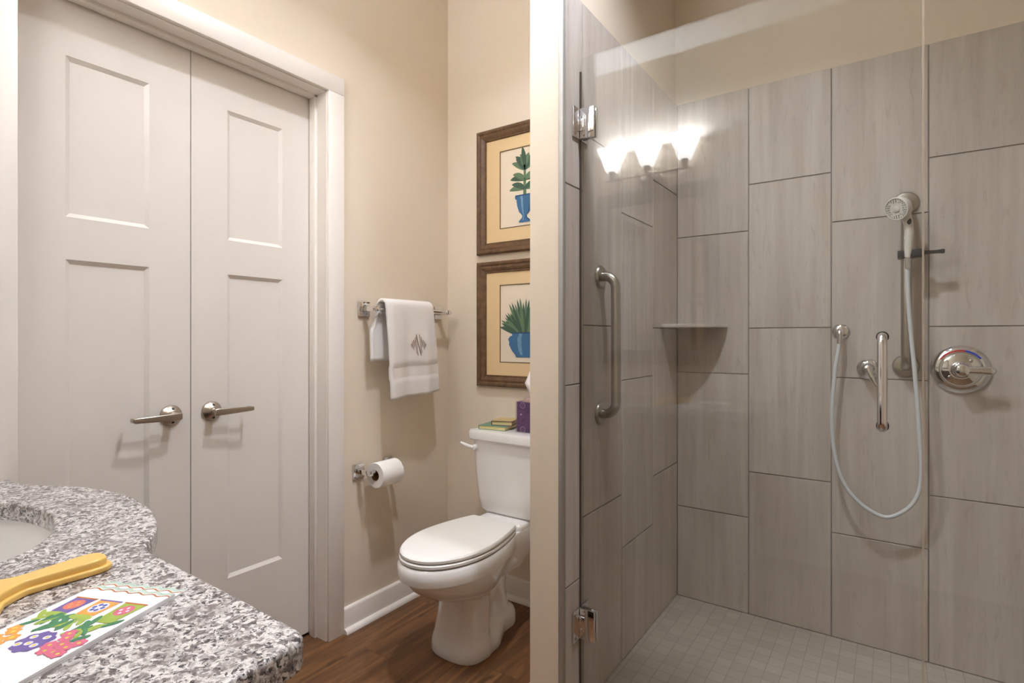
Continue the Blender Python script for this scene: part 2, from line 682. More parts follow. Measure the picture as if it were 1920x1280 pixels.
cols = []
x = -.8055
k = 0
ZA, ZB = .4136, .6105
while x < XR:
    cols.append((x, min(x + TW, XR), (ZA if k % 2 == 0 else ZB)))
    x += TW
    k += 1
struct('wall_shower_tile', tile_cols(cols, 'x'), M['tile'], 'large vertical wood-look tiles on the shower back wall', 'wall tile', 30)
struct('trim_1', MB().box((-.81, YS + .004, 0), (XR, YS + .0105, TOP - .001)), M['grout'], 'grout between the shower back wall tiles', 'grout', 0)
cols = [(2.186, 2.493, ZB), (1.8645, 2.186, ZA), (1.558, 1.8645, ZB), (1.4445, 1.558, ZA + .012)]
struct('wall_divider_tile', tile_cols(cols, 'y'), M['tile'], 'wood-look tiles on the shower side of the divider', 'wall tile', 30)
struct('trim_2', MB().box((XS - .004, 1.445, 0), (XS - .0125, YS, TOP - .001)), M['grout'], 'grout between the divider wall tiles', 'grout', 0)
struct('trim_3', MB().box((-.8225, YP - .0015, 0), (XS + .0005, YP + .014, CEIL - .01), .002), M['aluminium'], 'slim metal edge strip on the divider corner', 'edge strip')

# right shower wall tiles seen only from other places
mb = MB()
for i in range(3):
    y0 = YS - (i + 1) * TW
    z = (ZA if i % 2 else ZB) - TH
    while z < TOP:
        lo, hi = max(z, .002) + G / 2, min(z + TH, TOP) - G / 2
        if hi - lo > .03:
            mb.box((XR - .011, y0 + G / 2, lo), (XR + .001, y0 + TW - G / 2, hi), .0012, 1)
        z += TH
struct('wall_right_tile', mb, M['tile'], 'wood-look tiles on the right end wall of the shower', 'wall tile', 30)

# casing, jamb, stop
cx = XL + .017
mb = MB()
CY0, CY1 = .417, 1.335
mb.box((XL - .001, CY1, 0), (cx, 1.408, OZ + .004), .003)
mb.box((XL - .001, .340, 0), (cx, CY0, OZ + .004), .003)
mb.box((XL - .001, .340, OZ + .0035), (cx, 1.408, 2.214), .003)
struct('trim_4', mb, M['trim'], 'white flat casing around the double doors', 'door casing')
mb = MB()
mb.box((XO, OY1, 0), (XL + .002, OY1 + .015, OZ + .015))
mb.box((XO, OY0 - .015, 0), (XL + .002, OY0, OZ + .015))
mb.box((XO, OY0 - .015, OZ), (XL + .002, OY1 + .015, OZ + .015))
XSTOP0, XSTOP1 = -1.8985, -1.862
mb.box((XSTOP0, OY1 - .011, 0), (XSTOP1, OY1 + .002, OZ), .002)
mb.box((XSTOP0, OY0 - .002, 0), (XSTOP1, OY0 + .011, OZ), .002)
mb.box((XSTOP0, OY0, OZ - .011), (XSTOP1, OY1, OZ + .002), .002)
struct('trim_5', mb, M['trim'], 'white jamb and stop lining the double door opening', 'door jamb')


def baseboard(name, a, b, nrm, label):
    """a, b end points on the wall at floor; nrm outward"""
    mb = MB()
    a, b, n = Vector(a), Vector(b), Vector(nrm)
    prof = [(0, 0), (.014, 0), (.014, .090), (.011, .0965), (.006, .099), (0, .099)]
    mb.loft([[p + n * d + Vector((0, 0, z)) for d, z in prof] for p in (a, b)])
    q = [(.0135, 0.0)] + [(.014 + .019 * math.cos(t * PI / 12), .019 * math.sin(t * PI / 12)) for t in range(7)] + [(.0135, .019)]
    mb.loft([[p + n * d + Vector((0, 0, z)) for d, z in q] for p in (a, b)])
    return struct(name, mb, M['trim'], label, 'baseboard')


baseboard('baseboard_left', (XL, 1.4085, 0), (XL, YB, 0), (1, 0, 0), 'white baseboard under the towel bar wall')
baseboard('baseboard_back', (XL + .03, YB, 0), (-.96, YB, 0), (0, -1, 0), 'white baseboard behind the toilet')
baseboard('baseboard_divider', (-.925, YP + .002, 0), (-.925, YB - .035, 0), (-1, 0, 0), 'white baseboard on the toilet side of the divider')


# ------------------------------------------------------------------ double doors
XD = -1.902


def door_leaf(name, y0, y1, panels, label, rose_y, side):
    z0, z1 = .014, OZ - .003
    th = .035
    py0, py1 = panels
    zs = [z0, .343, 1.404, 1.524, 1.977, z1]
    mb = MB()
    mb.box((XD - th, y0, z0), (XD - .009, y1, z1))
    # stiles and rails (front skin)
    mb.box((XD - .0095, y0, z0), (XD, py0, z1))
    mb.box((XD - .0095, py1, z0), (XD, y1, z1))
    for a, b in ((zs[0], zs[1]), (zs[2], zs[3]), (zs[4], zs[5])):
        mb.box((XD - .0095, py0, a), (XD, py1, b))
    s = .012
    for a, b in ((zs[1], zs[2]), (zs[3], zs[4])):
        o = [(XD, py0, a), (XD, py1, a), (XD, py1, b), (XD, py0, b)]
        i = [(XD - .0088, py0 + s, a + s), (XD - .0088, py1 - s, a + s), (XD - .0088, py1 - s, b - s), (XD - .0088, py0 + s, b - s)]
        for k in range(4):
            j = (k + 1) % 4
            mb.quad(o[k], o[j], i[j], i[k])
    leaf = struct(name, mb, M['door'], label, 'door', 0)
    # lever handle
    zc = .934
    d = side
    h = MB()
    h.lathe([(.033, 0), (.033, .004), (.031, .007), (.017, .018), (.0135, .0205)], (XD, rose_y, zc), (1, 0, 0), 40)
    h.lathe([(.0115, .018), (.0115, .050)], (XD, rose_y, zc), (1, 0, 0), 24)
    ros = h.build('door_handle', M['nickel'], leaf)
    tag(ros, 'satin nickel lever handle')
    lv = MB()
    rings = []
    L = .122
    for t in [0, .05, .12, .3, .5, .7, .88, .96, 1.0]:
        yy = rose_y + d * (-.012 + t * (L + .012))
        hh = .0145 - .0055 * t
        if t in (0, 1.0):
            hh *= .8
        tk = .0058 - .001 * t
        xx = XD + .050 + .004 * math.sin(t * PI)
        rings.append([(xx + tk * math.cos(a) * (abs(math.cos(a)) ** -.45 if abs(math.cos(a)) > 1e-3 else 1) * .8, yy,
                       zc + hh * math.sin(a) * (abs(math.sin(a)) ** -.45 if abs(math.sin(a)) > 1e-3 else 1) * .85) for a in [2 * PI * q / 20 + .01 for q in range(20)]])
    lv.loft(rings)
    ye = rose_y + d * (L - .004)
    lv.box((XD + .022, ye - .004, zc - .0065), (XD + .053, ye + .004, zc + .0065), .002)
    lv.build('lever', M['nickel'], ros)
    for dz in (.0215, -.0215):
        MB().lathe([(.0042, 0), (.0042, .0005)], (XD + .0146, rose_y + .001, zc + dz), (1, 0, .55 if dz > 0 else -.55), 16).build('screw_hole', M['dark'], ros)
    return leaf


door_leaf('door_1', OY0 + .003, .8760, (.544, .755), 'white door leaf on the left, two recessed panels, lever handle', .816, -1)
door_leaf('door_2', .8792, OY1 - .003, (.999, 1.209), 'white door leaf on the right, two recessed panels, beside the casing', .944, 1)

# ------------------------------------------------------------------ ceiling down lights and vanity light
for name, (x, y), lab in (('recessed_light', (-.95, 1.22), 'round recessed ceiling light above the floor in front of the toilet'),
                          ('recessed_light', (-.38, 1.36), 'round recessed ceiling light above the shower door')):
    t = thing(name, (x, y, CEIL), lab, 'ceiling light', 'recessed ceiling lights')
    MB().lathe([(.062, .0), (.095, .0), (.097, -.006), (.066, -.010), (.062, -.006)], (x, y, CEIL), (0, 0, 1), 40).build('trim_ring', M['trim'], t)
    MB().lathe([(.061, -.003), (.061, -.005)], (x, y, CEIL), (0, 0, 1), 32).build('lens', M['can_lens'], t)
    ld = bpy.data.lights.new('can_lamp', 'AREA')
    ld.shape = 'DISK'
    ld.size = .11
    ld.energy = CAN_W
    ld.spread = math.radians(128)
    ld.color = CAN_COL
    lo = bpy.data.objects.new('can_lamp', ld)
    COL.objects.link(lo)
    lo.location = (0, 0, -.012)
    lo.parent = t

VX, VZ = -1.20, 2.160
t = thing('vanity_light', (VX, YV, VZ), 'three-shade vanity wall light above the mirror, seen in the shower glass', 'wall light')
mb = MB().lathe([(.075, 0), (.075, .008), (.060, .020), (.02, .026)], (VX, YV, VZ - .012), (0, 1, 0), 40, 1.0, .75)
mb.build('back_plate', M['nickel'], t)
mb = MB().tube([(VX - .27, YV + .085, VZ), (VX + .27, YV + .085, VZ)], .0075, 14)
mb.tube([(VX, YV + .02, VZ), (VX, YV + .085, VZ)], .009, 14)
mb.build('bar', M['nickel'], t)
for dx in (-.225, 0, .225):
    c = (VX + dx, YV + .085, VZ)
    MB().lathe([(.008, 0), (.012, .01), (.020, .035), (.024, .050), (.018, .052)], c, (0, 0, 1), 24).build('socket', M['nickel'], t)
    rings = []
    z0 = VZ + .048
    prof = [(.030, 0), (.037, .012), (.050, .06), (.066, .105), (.077, .14), (.074, .14), (.063, .105), (.047, .06), (.034, .014), (.027, .003)]
    sh = MB()
    for r, dz in prof:
        ring = []
        for q in range(32):
            a = 2 * PI * q / 32 + PI / 32
            ca, sa = math.cos(a), math.sin(a)
            m_ = (abs(ca) ** 6 + abs(sa) ** 6) ** (-1 / 6.)
            ring.append((c[0] + r * m_ * ca, c[1] + r * m_ * sa, z0 + dz))
        rings.append(ring)
    sh.loft(rings, True, True)
    sh.build('lamp_shade', M['shade'], t)
    ld = bpy.data.lights.new('bulb', 'POINT')
    ld.shadow_soft_size = .03
    ld.energy = BULB_W
    ld.color = BULB_COL
    lo = bpy.data.objects.new('bulb', ld)
    COL.objects.link(lo)
    lo.location = (dx, .085, .048 + .128)
    lo.parent = t

# mirror above the vanity
t = thing('wall_mirror', (-1.175, YV, 1.05), 'grey framed mirror above the vanity counter, seen in the shower glass', 'mirror')
mx0, mx1, mz0, mz1, fw = -1.56, -.80, 1.02, 2.09, .085
mb = MB()
mb.box((mx0, YV, mz0), (mx0 + fw, YV + .025, mz1), .003)
mb.box((mx1 - fw, YV, mz0), (mx1, YV + .025, mz1), .003)
mb.box((mx0 + fw, YV, mz0), (mx1 - fw, YV + .025, mz0 + fw), .003)
mb.box((mx0 + fw, YV, mz1 - fw), (mx1 - fw, YV + .025, mz1), .003)
mb.build('mirror_frame', M['frame_grey'], t)
MB().box((mx0 + fw - .004, YV + .002, mz0 + fw - .004), (mx1 - fw + .004, YV + .010, mz1 - fw + .004)).build('mirror_pane', M['mirror'], t, 0)

# ------------------------------------------------------------------ shower glass
GT = .0095
t = thing('shower_door', (-.37, YG, .02), 'frameless hinged clear glass shower door with chrome pull handle', 'glass door')
MB().box((XS + .007, YG, .02), (.0575, YG + GT, 2.061), .0008, 1).build('glass_panel', M['glass'], t, 0)
MB().box((XS + .001, YG + .002, .05), (XS + .0055, YG + .0075, 2.02)).build('door_seal', M['seal'], t, 0)
for zc in (1.852, .290):
    h = MB()
    zh = .048
    h.box((XS + .0065, YG - .0085, zc - zh), (-.7500, YG - .0005, zc + zh), .0025)
    h.box((XS + .0065, YG + GT + .0005, zc - zh), (-.7500, YG + GT + .0085, zc + zh), .0025)
    hp = h.build('hinge', M['chrome'], t)
    tag(hp, 'square chrome hinge')
    k = MB()
    k.box((XS + .0005, YG - .046, zc - zh), (XS + .0055, YG + .054, zc + zh), .0015)
    k.build('wall_plate', M['chrome'], hp)
    k = MB()
    k.box((XS + .005, YG - .0125, zc - .024), (XS + .024, YG + .022, zc + .024), .003)
    k.build('knuckle', M['chrome'], hp)
    for dz in (-.036, .036):
        MB().lathe([(.005, 0), (.005, .0012), (.002, .002)], (XS + .0055, YG - .034, zc + dz), (1, 0, 0), 14).build('screw', M['steel'], hp)
h = MB()
hx, hz0, hz1 = -.0155, .979, 1.186
for sgn in (-1, 1):
    yb = YG - .0002 if sgn < 0 else YG + GT + .0002
    yo = yb + sgn * .052
    h.tube(fillet([(hx, yb, hz0), (hx, yo, hz0), (hx, yo, hz1), (hx, yb, hz1)], .018), .0098, 18)
hp = h.build('pull_handle', M['chrome'], t)
tag(hp, 'chrome tubular pull handle')
for z in (hz0, hz1):
    for yw_, dy_ in ((YG - .0001, -1), (YG + GT + .0001, 1)):
        MB().lathe([(.0128, 0), (.0128, .003), (.0105, .004)], (hx, yw_, z), (0, dy_, 0), 24).build('washer', M['dark'], hp)

t = thing('shower_screen', (.6, YG, .02), 'fixed clear glass shower panel right of the glass door', 'glass panel')
MB().box((.0625, YG, .005), (XR - .012, YG + GT, 2.061), .0008, 1).build('glass_panel', M['glass'], t, 0)
MB().box((.0580, YG + .002, .03), (.0620, YG + .0075, 2.05)).build('edge_seal', M['edge_seal'], t, 0)

# ------------------------------------------------------------------ shower fittings
# corner shelf
mb = MB()
rings = []
for z, r in ((1.226, .214), (1.228, .217), (1.238, .217), (1.241, .215)):
    cxr, cyr = XS + .001, YS - .001
    ring = [(cxr, cyr, z)] + [(cxr + r * 1.02 * math.sin(a), cyr - r * math.cos(a), z) for a in [PI / 2 * q / 24 for q in range(25)]]
    rings.append(ring)
mb.loft(rings)
tag(mb.build('corner_shelf', M['tile']), 'quarter-round tile shelf in the shower corner', 'shelf')

# grab bar
t = thing('grab_bar', (XS, 1.683, 1.157), 'vertical brushed steel grab bar on the divider side wall inside the shower', 'grab bar')
gy, g0, g1 = 1.684, .928, 1.389
MB().tube(fillet([(XS + .001, gy, g0), (XS + .057, gy, g0), (XS + .057, gy, g1), (XS + .001, gy, g1)], .040, 10), .0162, 24).build('bar', M['steel'], t)
for z in (g0, g1):
    MB().lathe([(.038, 0.0005), (.038, .004), (.034, .009), (.019, .011)], (XS, gy, z), (1, 0, 0), 40).build('flange', M['steel'], t)

# slide bar
t = thing('slide_bar', (.045, YS, 1.37), 'tall brushed steel slide bar holding the hand shower', 'shower rail')
bx, b0, b1 = .046, 1.078, 1.680
MB().tube(fillet([(bx, YS - .001, b0), (bx, YS - .060, b0), (bx, YS - .060, b1), (bx, YS - .001, b1)], .040, 10), .0165, 24).build('bar', M['steel'], t)
for z in (b0, b1):
    MB().lathe([(.042, .0005), (.042, .004), (.037, .012), (.020, .015)], (bx, YS, z), (0, -1, 0), 40).build('flange', M['steel'], t)
h = MB()
yb = YS - .060
zc = 1.482
h.lathe([(.0245, -.014), (.0255, -.012), (.0255, .012), (.0245, .014)], (bx, yb, zc), (0, 0, 1), 28)
h.box((bx - .026, yb - .050, zc - .014), (bx - .008, yb - .012, zc + .012), .003)
h.box((bx - .004, yb - .046, zc - .014), (bx + .052, yb - .008, zc + .014), .005)
hb = h.build('slide_bracket', M['black_plastic'], t)
tag(hb, 'black slide bracket')
h = MB()
h.loft([[(xx, yb - .028 + a, zc + b) for a, b in ((-.007, -.006 * s), (.007, -.006 * s), (.007, .008 * s), (-.007, .008 * s))]
        for xx, s in ((bx + .050, 1.0), (bx + .070, .75), (bx + .090, .8), (bx + .104, 1.1), (bx + .108, .8))])
h.build('lock_lever', M['black_plastic'], hb)

# hand shower
t = thing('hand_shower', (.046, 2.40, 1.49), 'off-white hand shower head resting in the black bracket', 'hand shower')
path = catmull([(.050, 2.397, 1.470), (.053, 2.392, 1.52), (.054, 2.388, 1.565), (.047, 2.384, 1.605), (.036, 2.377, 1.632)], 8)
n = len(path)
rr = [.0118 + (.0035 * (i / n)) + (.009 * max(0, (i / n - .62) / .38) ** 1.5) for i in range(n)]
MB().tube(path, rr, 24).build('handle', M['white_plastic'], t)
fd = Vector((-.52, -.80, -.30)).normalized()
hc = Vector((.030, 2.372, 1.644))
MB().lathe([(.010, -.026), (.026, -.020), (.036, -.006), (.0405, .012), (.0415, .024), (.0395, .028), (.037, .0285), (.036, .0265), (.0, .0265)], hc, fd, 40).build('shower_head', M['white_plastic'], t)
u = fd.cross(Vector((0, 0, 1))).normalized()
v = fd.cross(u)
nz = MB()
for rad, cnt in ((.0335, 26), (.0285, 22), (.0235, 18)):
    for k in range(cnt):
        if rad < .03 and (k % 4 == 3):
            continue
        a = 2 * PI * k / cnt
        nz.lathe([(.0013, .0264), (.0011, .0284)], hc + (u * math.cos(a) + v * math.sin(a)) * rad, fd, 6)
nz.build('nozzle', M['dark'], t)
MB().lathe([(.0115, .0264), (.0115, .0285), (.009, .0295)], hc, fd, 24).build('selector_dial', M['white_plastic'], t)
MB().lathe([(.009, 0), (.009, .003), (.006, .005)], (.054, 2.374, 1.592), (-.2, -.95, .2), 20, .75, 1.25).build('pause_button', M['black_plastic'], t)

# hose, outlet
hose_pts = [(.049, 2.397, 1.468), (.049, 2.400, 1.44), (.052, 2.41, 1.32), (.062, 2.42, 1.17), (.074, 2.42, 1.018), (.083, 2.42, .866), (.090, 2.42, .716), (.081, 2.42, .629), (.047, 2.42, .566),
            (-.016, 2.42, .527), (-.090, 2.42, .561), (-.146, 2.42, .632), (-.176, 2.42, .740), (-.185, 2.42, .882), (-.176, 2.425, 1.046), (-.164, 2.432, 1.14), (-.160, 2.434, 1.176)]
t = thing('shower_hose', (-.016, 2.42, .527), 'pale grey shower hose hanging in a long loop', 'hose')
MB().tube(catmull(hose_pts, 8), .0072, 14).build('hose_tube', M['hose'], t)
MB().tube([(.049, 2.397, 1.472), (.049, 2.399, 1.430)], [.0098, .0085], 16).build('hose_nut', M['chrome'], t)
MB().tube([(-.1602, 2.434, 1.190), (-.1615, 2.434, 1.160)], [.0098, .0085], 16).build('hose_nut', M['chrome'], t)

t = thing('hose_outlet', (-.160, YS, 1.208), 'small round chrome wall outlet where the hose ends', 'wall outlet')
MB().lathe([(.030, 0.0005), (.030, .004), (.024, .011), (.013, .014)], (-.160, YS, 1.208), (0, -1, 0), 36).build('escutcheon', M['chrome'], t)
MB().tube(fillet([(-.160, YS - .01, 1.208), (-.160, YS - .059, 1.208), (-.160, YS - .059, 1.186)], .012, 6), .0100, 18).build('elbow', M['chrome'], t)

t = thing('diverter_valve', (-.070, YS, 1.064), 'small round chrome diverter with a down-pointing lever behind the pull handle', 'valve')
MB().lathe([(.040, .0005), (.040, .004), (.036, .010), (.022, .016), (.018, .034), (.015, .046), (.006, .050)], (-.070, YS, 1.064), (0, -1, 0), 40).build('escutcheon', M['chrome'], t)
MB().tube([(-.070, YS - .040, 1.066), (-.062, YS - .047, 1.045), (-.050, YS - .050, 1.016), (-.044, YS - .050, 1.002)], [.013, .011, .0085, .005], 18).build('lever', M['chrome'], t)

VXc, VZc = .203, 1.071
t = thing('mixing_valve', (VXc, YS, VZc), 'large round chrome shower valve with red and blue arc', 'valve')
MB().lathe([(.086, .0005), (.086, .003), (.083, .008), (.068, .015), (.062, .016), (.058, .010), (.055, .010), (.052, .020), (.036, .025), (.0295, .026)], (VXc, YS, VZc), (0, -1, 0), 64).build('escutcheon', M['chrome'], t)
MB().lathe([(.030, .024), (.029, .036), (.025, .050), (.022, .072), (.018, .080), (.010, .083), (0, .0835)], (VXc, YS, VZc), (0, -1, 0), 40).build('hub', M['chrome'], t)


def arc(a0, a1, r0, r1, y0, y1, m, nm):
    mb = MB()
    top = []
    for k in range(25):
        a = math.radians(a0 + (a1 - a0) * k / 24)
        top.append([(VXc + r0 * math.cos(a), y0, VZc + r0 * math.sin(a)), (VXc + r1 * math.cos(a), y1, VZc + r1 * math.sin(a)),
                    (VXc + r1 * math.cos(a), y1 + .001, VZc + r1 * math.sin(a)), (VXc + r0 * math.cos(a), y0 + .001, VZc + r0 * math.sin(a))])
    mb.loft(top)
    return mb.build(nm, m, t, 0)


arc(80, 148, .0635, .0695, YS - .0168, YS - .0155, M['red_mark'], 'hot_mark')
arc(36, 80, .0635, .0695, YS - .0168, YS - .0155, M['blue_mark'], 'cold_mark')
lv = MB()
rings = []
for s, hw, tk in ((-.012, .010, .012), (0, .016, .013), (.02, .0155, .012), (.045, .0145, .0085), (.07, .016, .006), (.084, .012, .005), (.088, .005, .003)):
    rings.append([(VXc + s, YS - .066 - .006 * math.sin(max(s, 0) * 18) + tk * math.cos(a), VZc + hw * math.sin(a)) for a in [2 * PI * q / 24 for q in range(24)]])
lv.loft(rings)
lv.build('lever', M['chrome'], t)
for a, r in ((50, .041), (220, .041)):
    ar = math.radians(a)
    MB().lathe([(.0055, .022), (.0055, .0265), (.003, .028)], (VXc + r * math.cos(ar), YS, VZc + r * math.sin(ar)), (0, -1, 0), 16).build('screw', M['steel'], t)

# ------------------------------------------------------------------ toilet
TX = -1.322


def smooth_profile(cp, n):
    """control points (y, halfwidth) -> n points with chord spacing"""
    P = catmull([(y, w_, 0) for y, w_ in cp], 8)
    d = [0]
    for a, b in zip(P, P[1:]):
        d.append(d[-1] + (b - a).length)
    out = []
    for k in range(n):
        s = d[-1] * k / (n - 1)
        i = 0
        while i < len(d) - 2 and d[i + 1] < s:
            i += 1
        f = (s - d[i]) / max(d[i + 1] - d[i], 1e-9)
        q = P[i].lerp(P[i + 1], f)
        out.append((q.x, max(q.y, 0)))
    return out


def ring_from(cp, z, n=28, x0=None):
    half = smooth_profile(cp, n)
    x0 = TX if x0 is None else x0
    right = [(x0 + w_, y, z) for y, w_ in half]
    left = [(x0 - w_, y, z) for y, w_ in half[1:-1]][::-1]
    return right + left


def egg(yf, yb, hw, yw=.42, back=.55, blunt=.75):
    L = yb - yf
    return [(yf, 0), (yf + .012 * L / .5, hw * .36), (yf + .09 * L, hw * blunt), (yf + yw * .6 * L, hw * .955), (yf + yw * L, hw), (yf + .7 * L, hw * (.5 + .5 * back + .06)),
            (yf + .9 * L, hw * (back + .05)), (yb - .004, hw * back * .85), (yb, hw * back * .5), (yb, 0)]


T = thing('toilet', (TX, 1.62, 0), 'white two-piece toilet with closed lid against the back wall', 'toilet')


def ped(yf, hw, waist_y, waist, foot, yb):
    return [(yf, 0), (yf + .008, hw * .55), (yf + .04, hw * .90), (yf + .10, hw), (waist_y, hw * .97), (waist_y + .03, waist + (hw - waist) * .4), (waist_y + .07, waist), (yb - .12, foot), (yb - .05, foot * .95), (yb - .012, foot * .6), (yb, foot * .3), (yb, 0)]


def bowl_cp(yf, yb, hw, deck, yend):
    """egg-shaped front, straight deck behind"""
    L = yb - yf
    a = .5 * L
    pts = []
    for k in range(9):
        th = PI / 2 * k / 8
        pts.append((yf + a * (1 - math.cos(th)), hw * math.sin(th) ** .95 if k else 0))
    for k in range(1, 6):
        q = k / 5
        pts.append((yf + a + (L - a) * q, hw + (deck - hw) * q ** 1.7))
    pts += [((yb + yend) / 2, deck), (yend - .012, deck), (yend, deck * .9), (yend, 0)]
    return pts


R = []
BX = TX - .018
R.append(ring_from(ped(1.508, .116, 1.63, .104, .066, 1.905), 0.0, 40, BX))
R.append(ring_from(ped(1.503, .119, 1.63, .107, .068, 1.910), .010, 40, BX))
R.append(ring_from(ped(1.505, .116, 1.63, .103, .066, 1.908), .045, 40, BX))
R.append(ring_from(ped(1.509, .112, 1.63, .084, .060, 1.898), .062, 40, BX))
R.append(ring_from(ped(1.514, .108, 1.63, .066, .052, 1.870), .080, 40, BX))
R.append(ring_from(ped(1.521, .102, 1.625, .058, .050, 1.850), .15, 40, BX + .005))
R.append(ring_from(ped(1.524, .098, 1.625, .058, .050, 1.845), .210, 40, BX + .010))
R.append(ring_from(ped(1.522, .098, 1.625, .060, .052, 1.850), .232, 40, BX + .014))
R.append(ring_from(bowl_cp(1.490, 1.72, .104, .064, 1.860), .241, 40))
R.append(ring_from(bowl_cp(1.445, 1.73, .118, .070, 1.875), .254, 40))
R.append(ring_from(bowl_cp(1.395, 1.74, .133, .080, 1.895), .276, 40))
R.append(ring_from(bowl_cp(1.355, 1.755, .1445, .090, 1.92), .303, 40))
R.append(ring_from(bowl_cp(1.329, 1.765, .1515, .099, 1.94), .333, 40))
R.append(ring_from(bowl_cp(1.320, 1.772, .154, .106, 1.95), .353, 40))
R.append(ring_from(bowl_cp(1.300, 1.78, .1635, .112, 1.95), .3545, 40))
R.append(ring_from(bowl_cp(1.297, 1.78, .165, .114, 1.95), .372, 40))
R.append(ring_from(bowl_cp(1.298, 1.78, .1645, .114, 1.95), .400, 40))
R.append(ring_from(bowl_cp(1.306, 1.78, .158, .112, 1.95), .4095, 40))
MB().loft(R).build('bowl', M['porcelain'], T, 42)
# tank shelf
MB().box((TX - .111, 1.80, .385), (TX + .111, 2.035, .4335), .014, 3).build('tank_shelf', M['porcelain'], T)
# seat and lid
s1 = MB()
def EG(f, b, h):
    return bowl_cp(f, b - .012, h, h * .72, b)


s1.loft([ring_from(EG(1.310, 1.776, .153), .4125, 40), ring_from(EG(1.304, 1.78, .1585), .416, 40), ring_from(EG(1.304, 1.78, .1585), .424, 40), ring_from(EG(1.308, 1.778, .1555), .4275, 40)])
s1.build('seat', M['seat_plastic'], T)
s1 = MB()
s1.loft([ring_from(EG(1.312, 1.777, .153), .4295, 40), ring_from(EG(1.307, 1.781, .1575), .433, 40), ring_from(EG(1.307, 1.781, .1575), .441, 40), ring_from(EG(1.313, 1.777, .153), .4465, 40), ring_from(EG(1.345, 1.75, .126), .4485, 40)])
s1.build('lid', M['seat_plastic'], T)
for sx in (-.055, .055):
    MB().tube([(TX + sx - .016, 1.786, .424), (TX + sx + .016, 1.786, .424)], .009, 14).build('seat_hinge', M['seat_plastic'], T)


def rrect(x0, x1, y0, y1, r, z, bow=0.0, n=8):
    pts = []
    for cx_, cy_, a0 in ((x1 - r, y0 + r, -90), (x1 - r, y1 - r, 0), (x0 + r, y1 - r, 90), (x0 + r, y0 + r, 180)):
        for k in range(n + 1):
            a = math.radians(a0 + 90 * k / n)
            pts.append((cx_ + r * math.cos(a), cy_ + r * math.sin(a), z))
    # bow the front edge outward
    out = []
    for p in pts:
        f = 1 - min(abs((p[0] - (x0 + x1) / 2) / ((x1 - x0) / 2)), 1) ** 2
        out.append((p[0], p[1] - bow * f * (1 if p[1] < (y0 + y1) / 2 else 0), p[2]))
    return out


tk = MB()
rings = []
for z, hw, yf in ((.433, .128, 1.885), (.437, .140, 1.872), (.452, .150, 1.862), (.50, .158, 1.856), (.60, .168, 1.850), (.72, .174, 1.846), (.744, .175, 1.846)):
    rings.append(rrect(TX - hw, TX + hw, yf, 2.040, .035, z, .010))
tk.loft(rings)
tk.build('tank', M['porcelain'], T)
tk = MB()
tk.loft([rrect(TX - .186, TX + .186, 1.836, 2.043, .030, .7445, .012), rrect(TX - .190, TX + .190, 1.831, 2.044, .032, .750, .012), rrect(TX - .191, TX + .191, 1.830, 2.044, .032, .776, .012),
         rrect(TX - .186, TX + .186, 1.835, 2.041, .030, .786, .012), rrect(TX - .165, TX + .165, 1.855, 2.025, .025, .789, .012)])
tk.build('tank_lid', M['porcelain'], T)
fl = MB()
fl.lathe([(.014, 0), (.014, .010), (.009, .016)], (TX - .148, 1.845, .712), (0, -1, 0), 24)
fl.tube([(TX - .148, 1.832, .712), (TX - .175, 1.826, .717), (TX - .212, 1.822, .728)], [.0085, .0075, .006], 14)
fl.build('flush_lever', M['porcelain'], T)

# things on the tank
ZT = .7895
t = thing('book', (-1.415, 1.895, ZT), 'thin green book lying flat on the toilet tank', 'book')


def book(t, c, sx, sy, th, ang, m_cover, m_page, z):
    R_ = Matrix.Rotation(ang, 4, 'Z')

    def tr(o):
        me = o.data
        for v_ in me.vertices:
            v_.co = R_ @ v_.co + Vector((c[0], c[1], z))
    cv = MB()
    cv.box((-sx / 2, -sy / 2, 0), (sx / 2, sy / 2, .0018), .0006, 1)
    cv.box((-sx / 2, -sy / 2, th - .0018), (sx / 2, sy / 2, th), .0006, 1)
    cv.box((-sx / 2, -sy / 2, 0), (-sx / 2 + .0018, sy / 2, th), .0006, 1)
    o = cv.build('cover', m_cover, t)
    tr(o)
    pg = MB().box((-sx / 2 + .002, -sy / 2 + .003, .0016), (sx / 2 - .003, sy / 2 - .003, th - .0016))
    o = pg.build('pages', m_page, t, 0)
    tr(o)


book(t, (-1.408, 1.935), .130, .150, .017, .16, M['green_cover'], M['pages'], ZT)
t = thing('notebook', (-1.39, 1.93, ZT + .0175), 'small tan and maroon notebook on top of the green book', 'notebook')
book(t, (-1.383, 1.945), .095, .105, .018, .28, M['maroon'], M['pages'], ZT + .0175)
o = MB().box((-.045, -.050, .0181), (.045, .050, .0195), .0005, 1).build('cover_panel', M['tan_cover'], t)
Rz = Matrix.Rotation(.28, 4, 'Z')
for v_ in o.data.vertices:
    v_.co = Rz @ v_.co + Vector((-1.383, 1.945, ZT + .0175))

# tissue box
t = thing('tissue_box', (-1.243, 1.945, ZT), 'purple ring-print tissue box in a clear holder on the toilet tank', 'tissue box')
bx0, bx1, by0, by1, bh = -1.287, -1.172, 1.890, 2.005, .126
MB().box((bx0, by0, ZT + .002), (bx1, by1, ZT + bh), .002).build('box', M['purple'], t)


def ring_print(mb, c, r0, r1, ax):
    n_ = 28
    for k in range(n_):
        a, b = 2 * PI * k / n_, 2 * PI * (k + 1) / n_
        P = lambda r, q: (c[0] + r * math.cos(q), by0 - .0004, c[1] + r * math.sin(q)) if ax == 'y' else (bx0 - .0004, c[0] + r * math.cos(q), c[1] + r * math.sin(q))
        mb.quad(P(r0, a), P(r1, a), P(r1, b), P(r0, b))


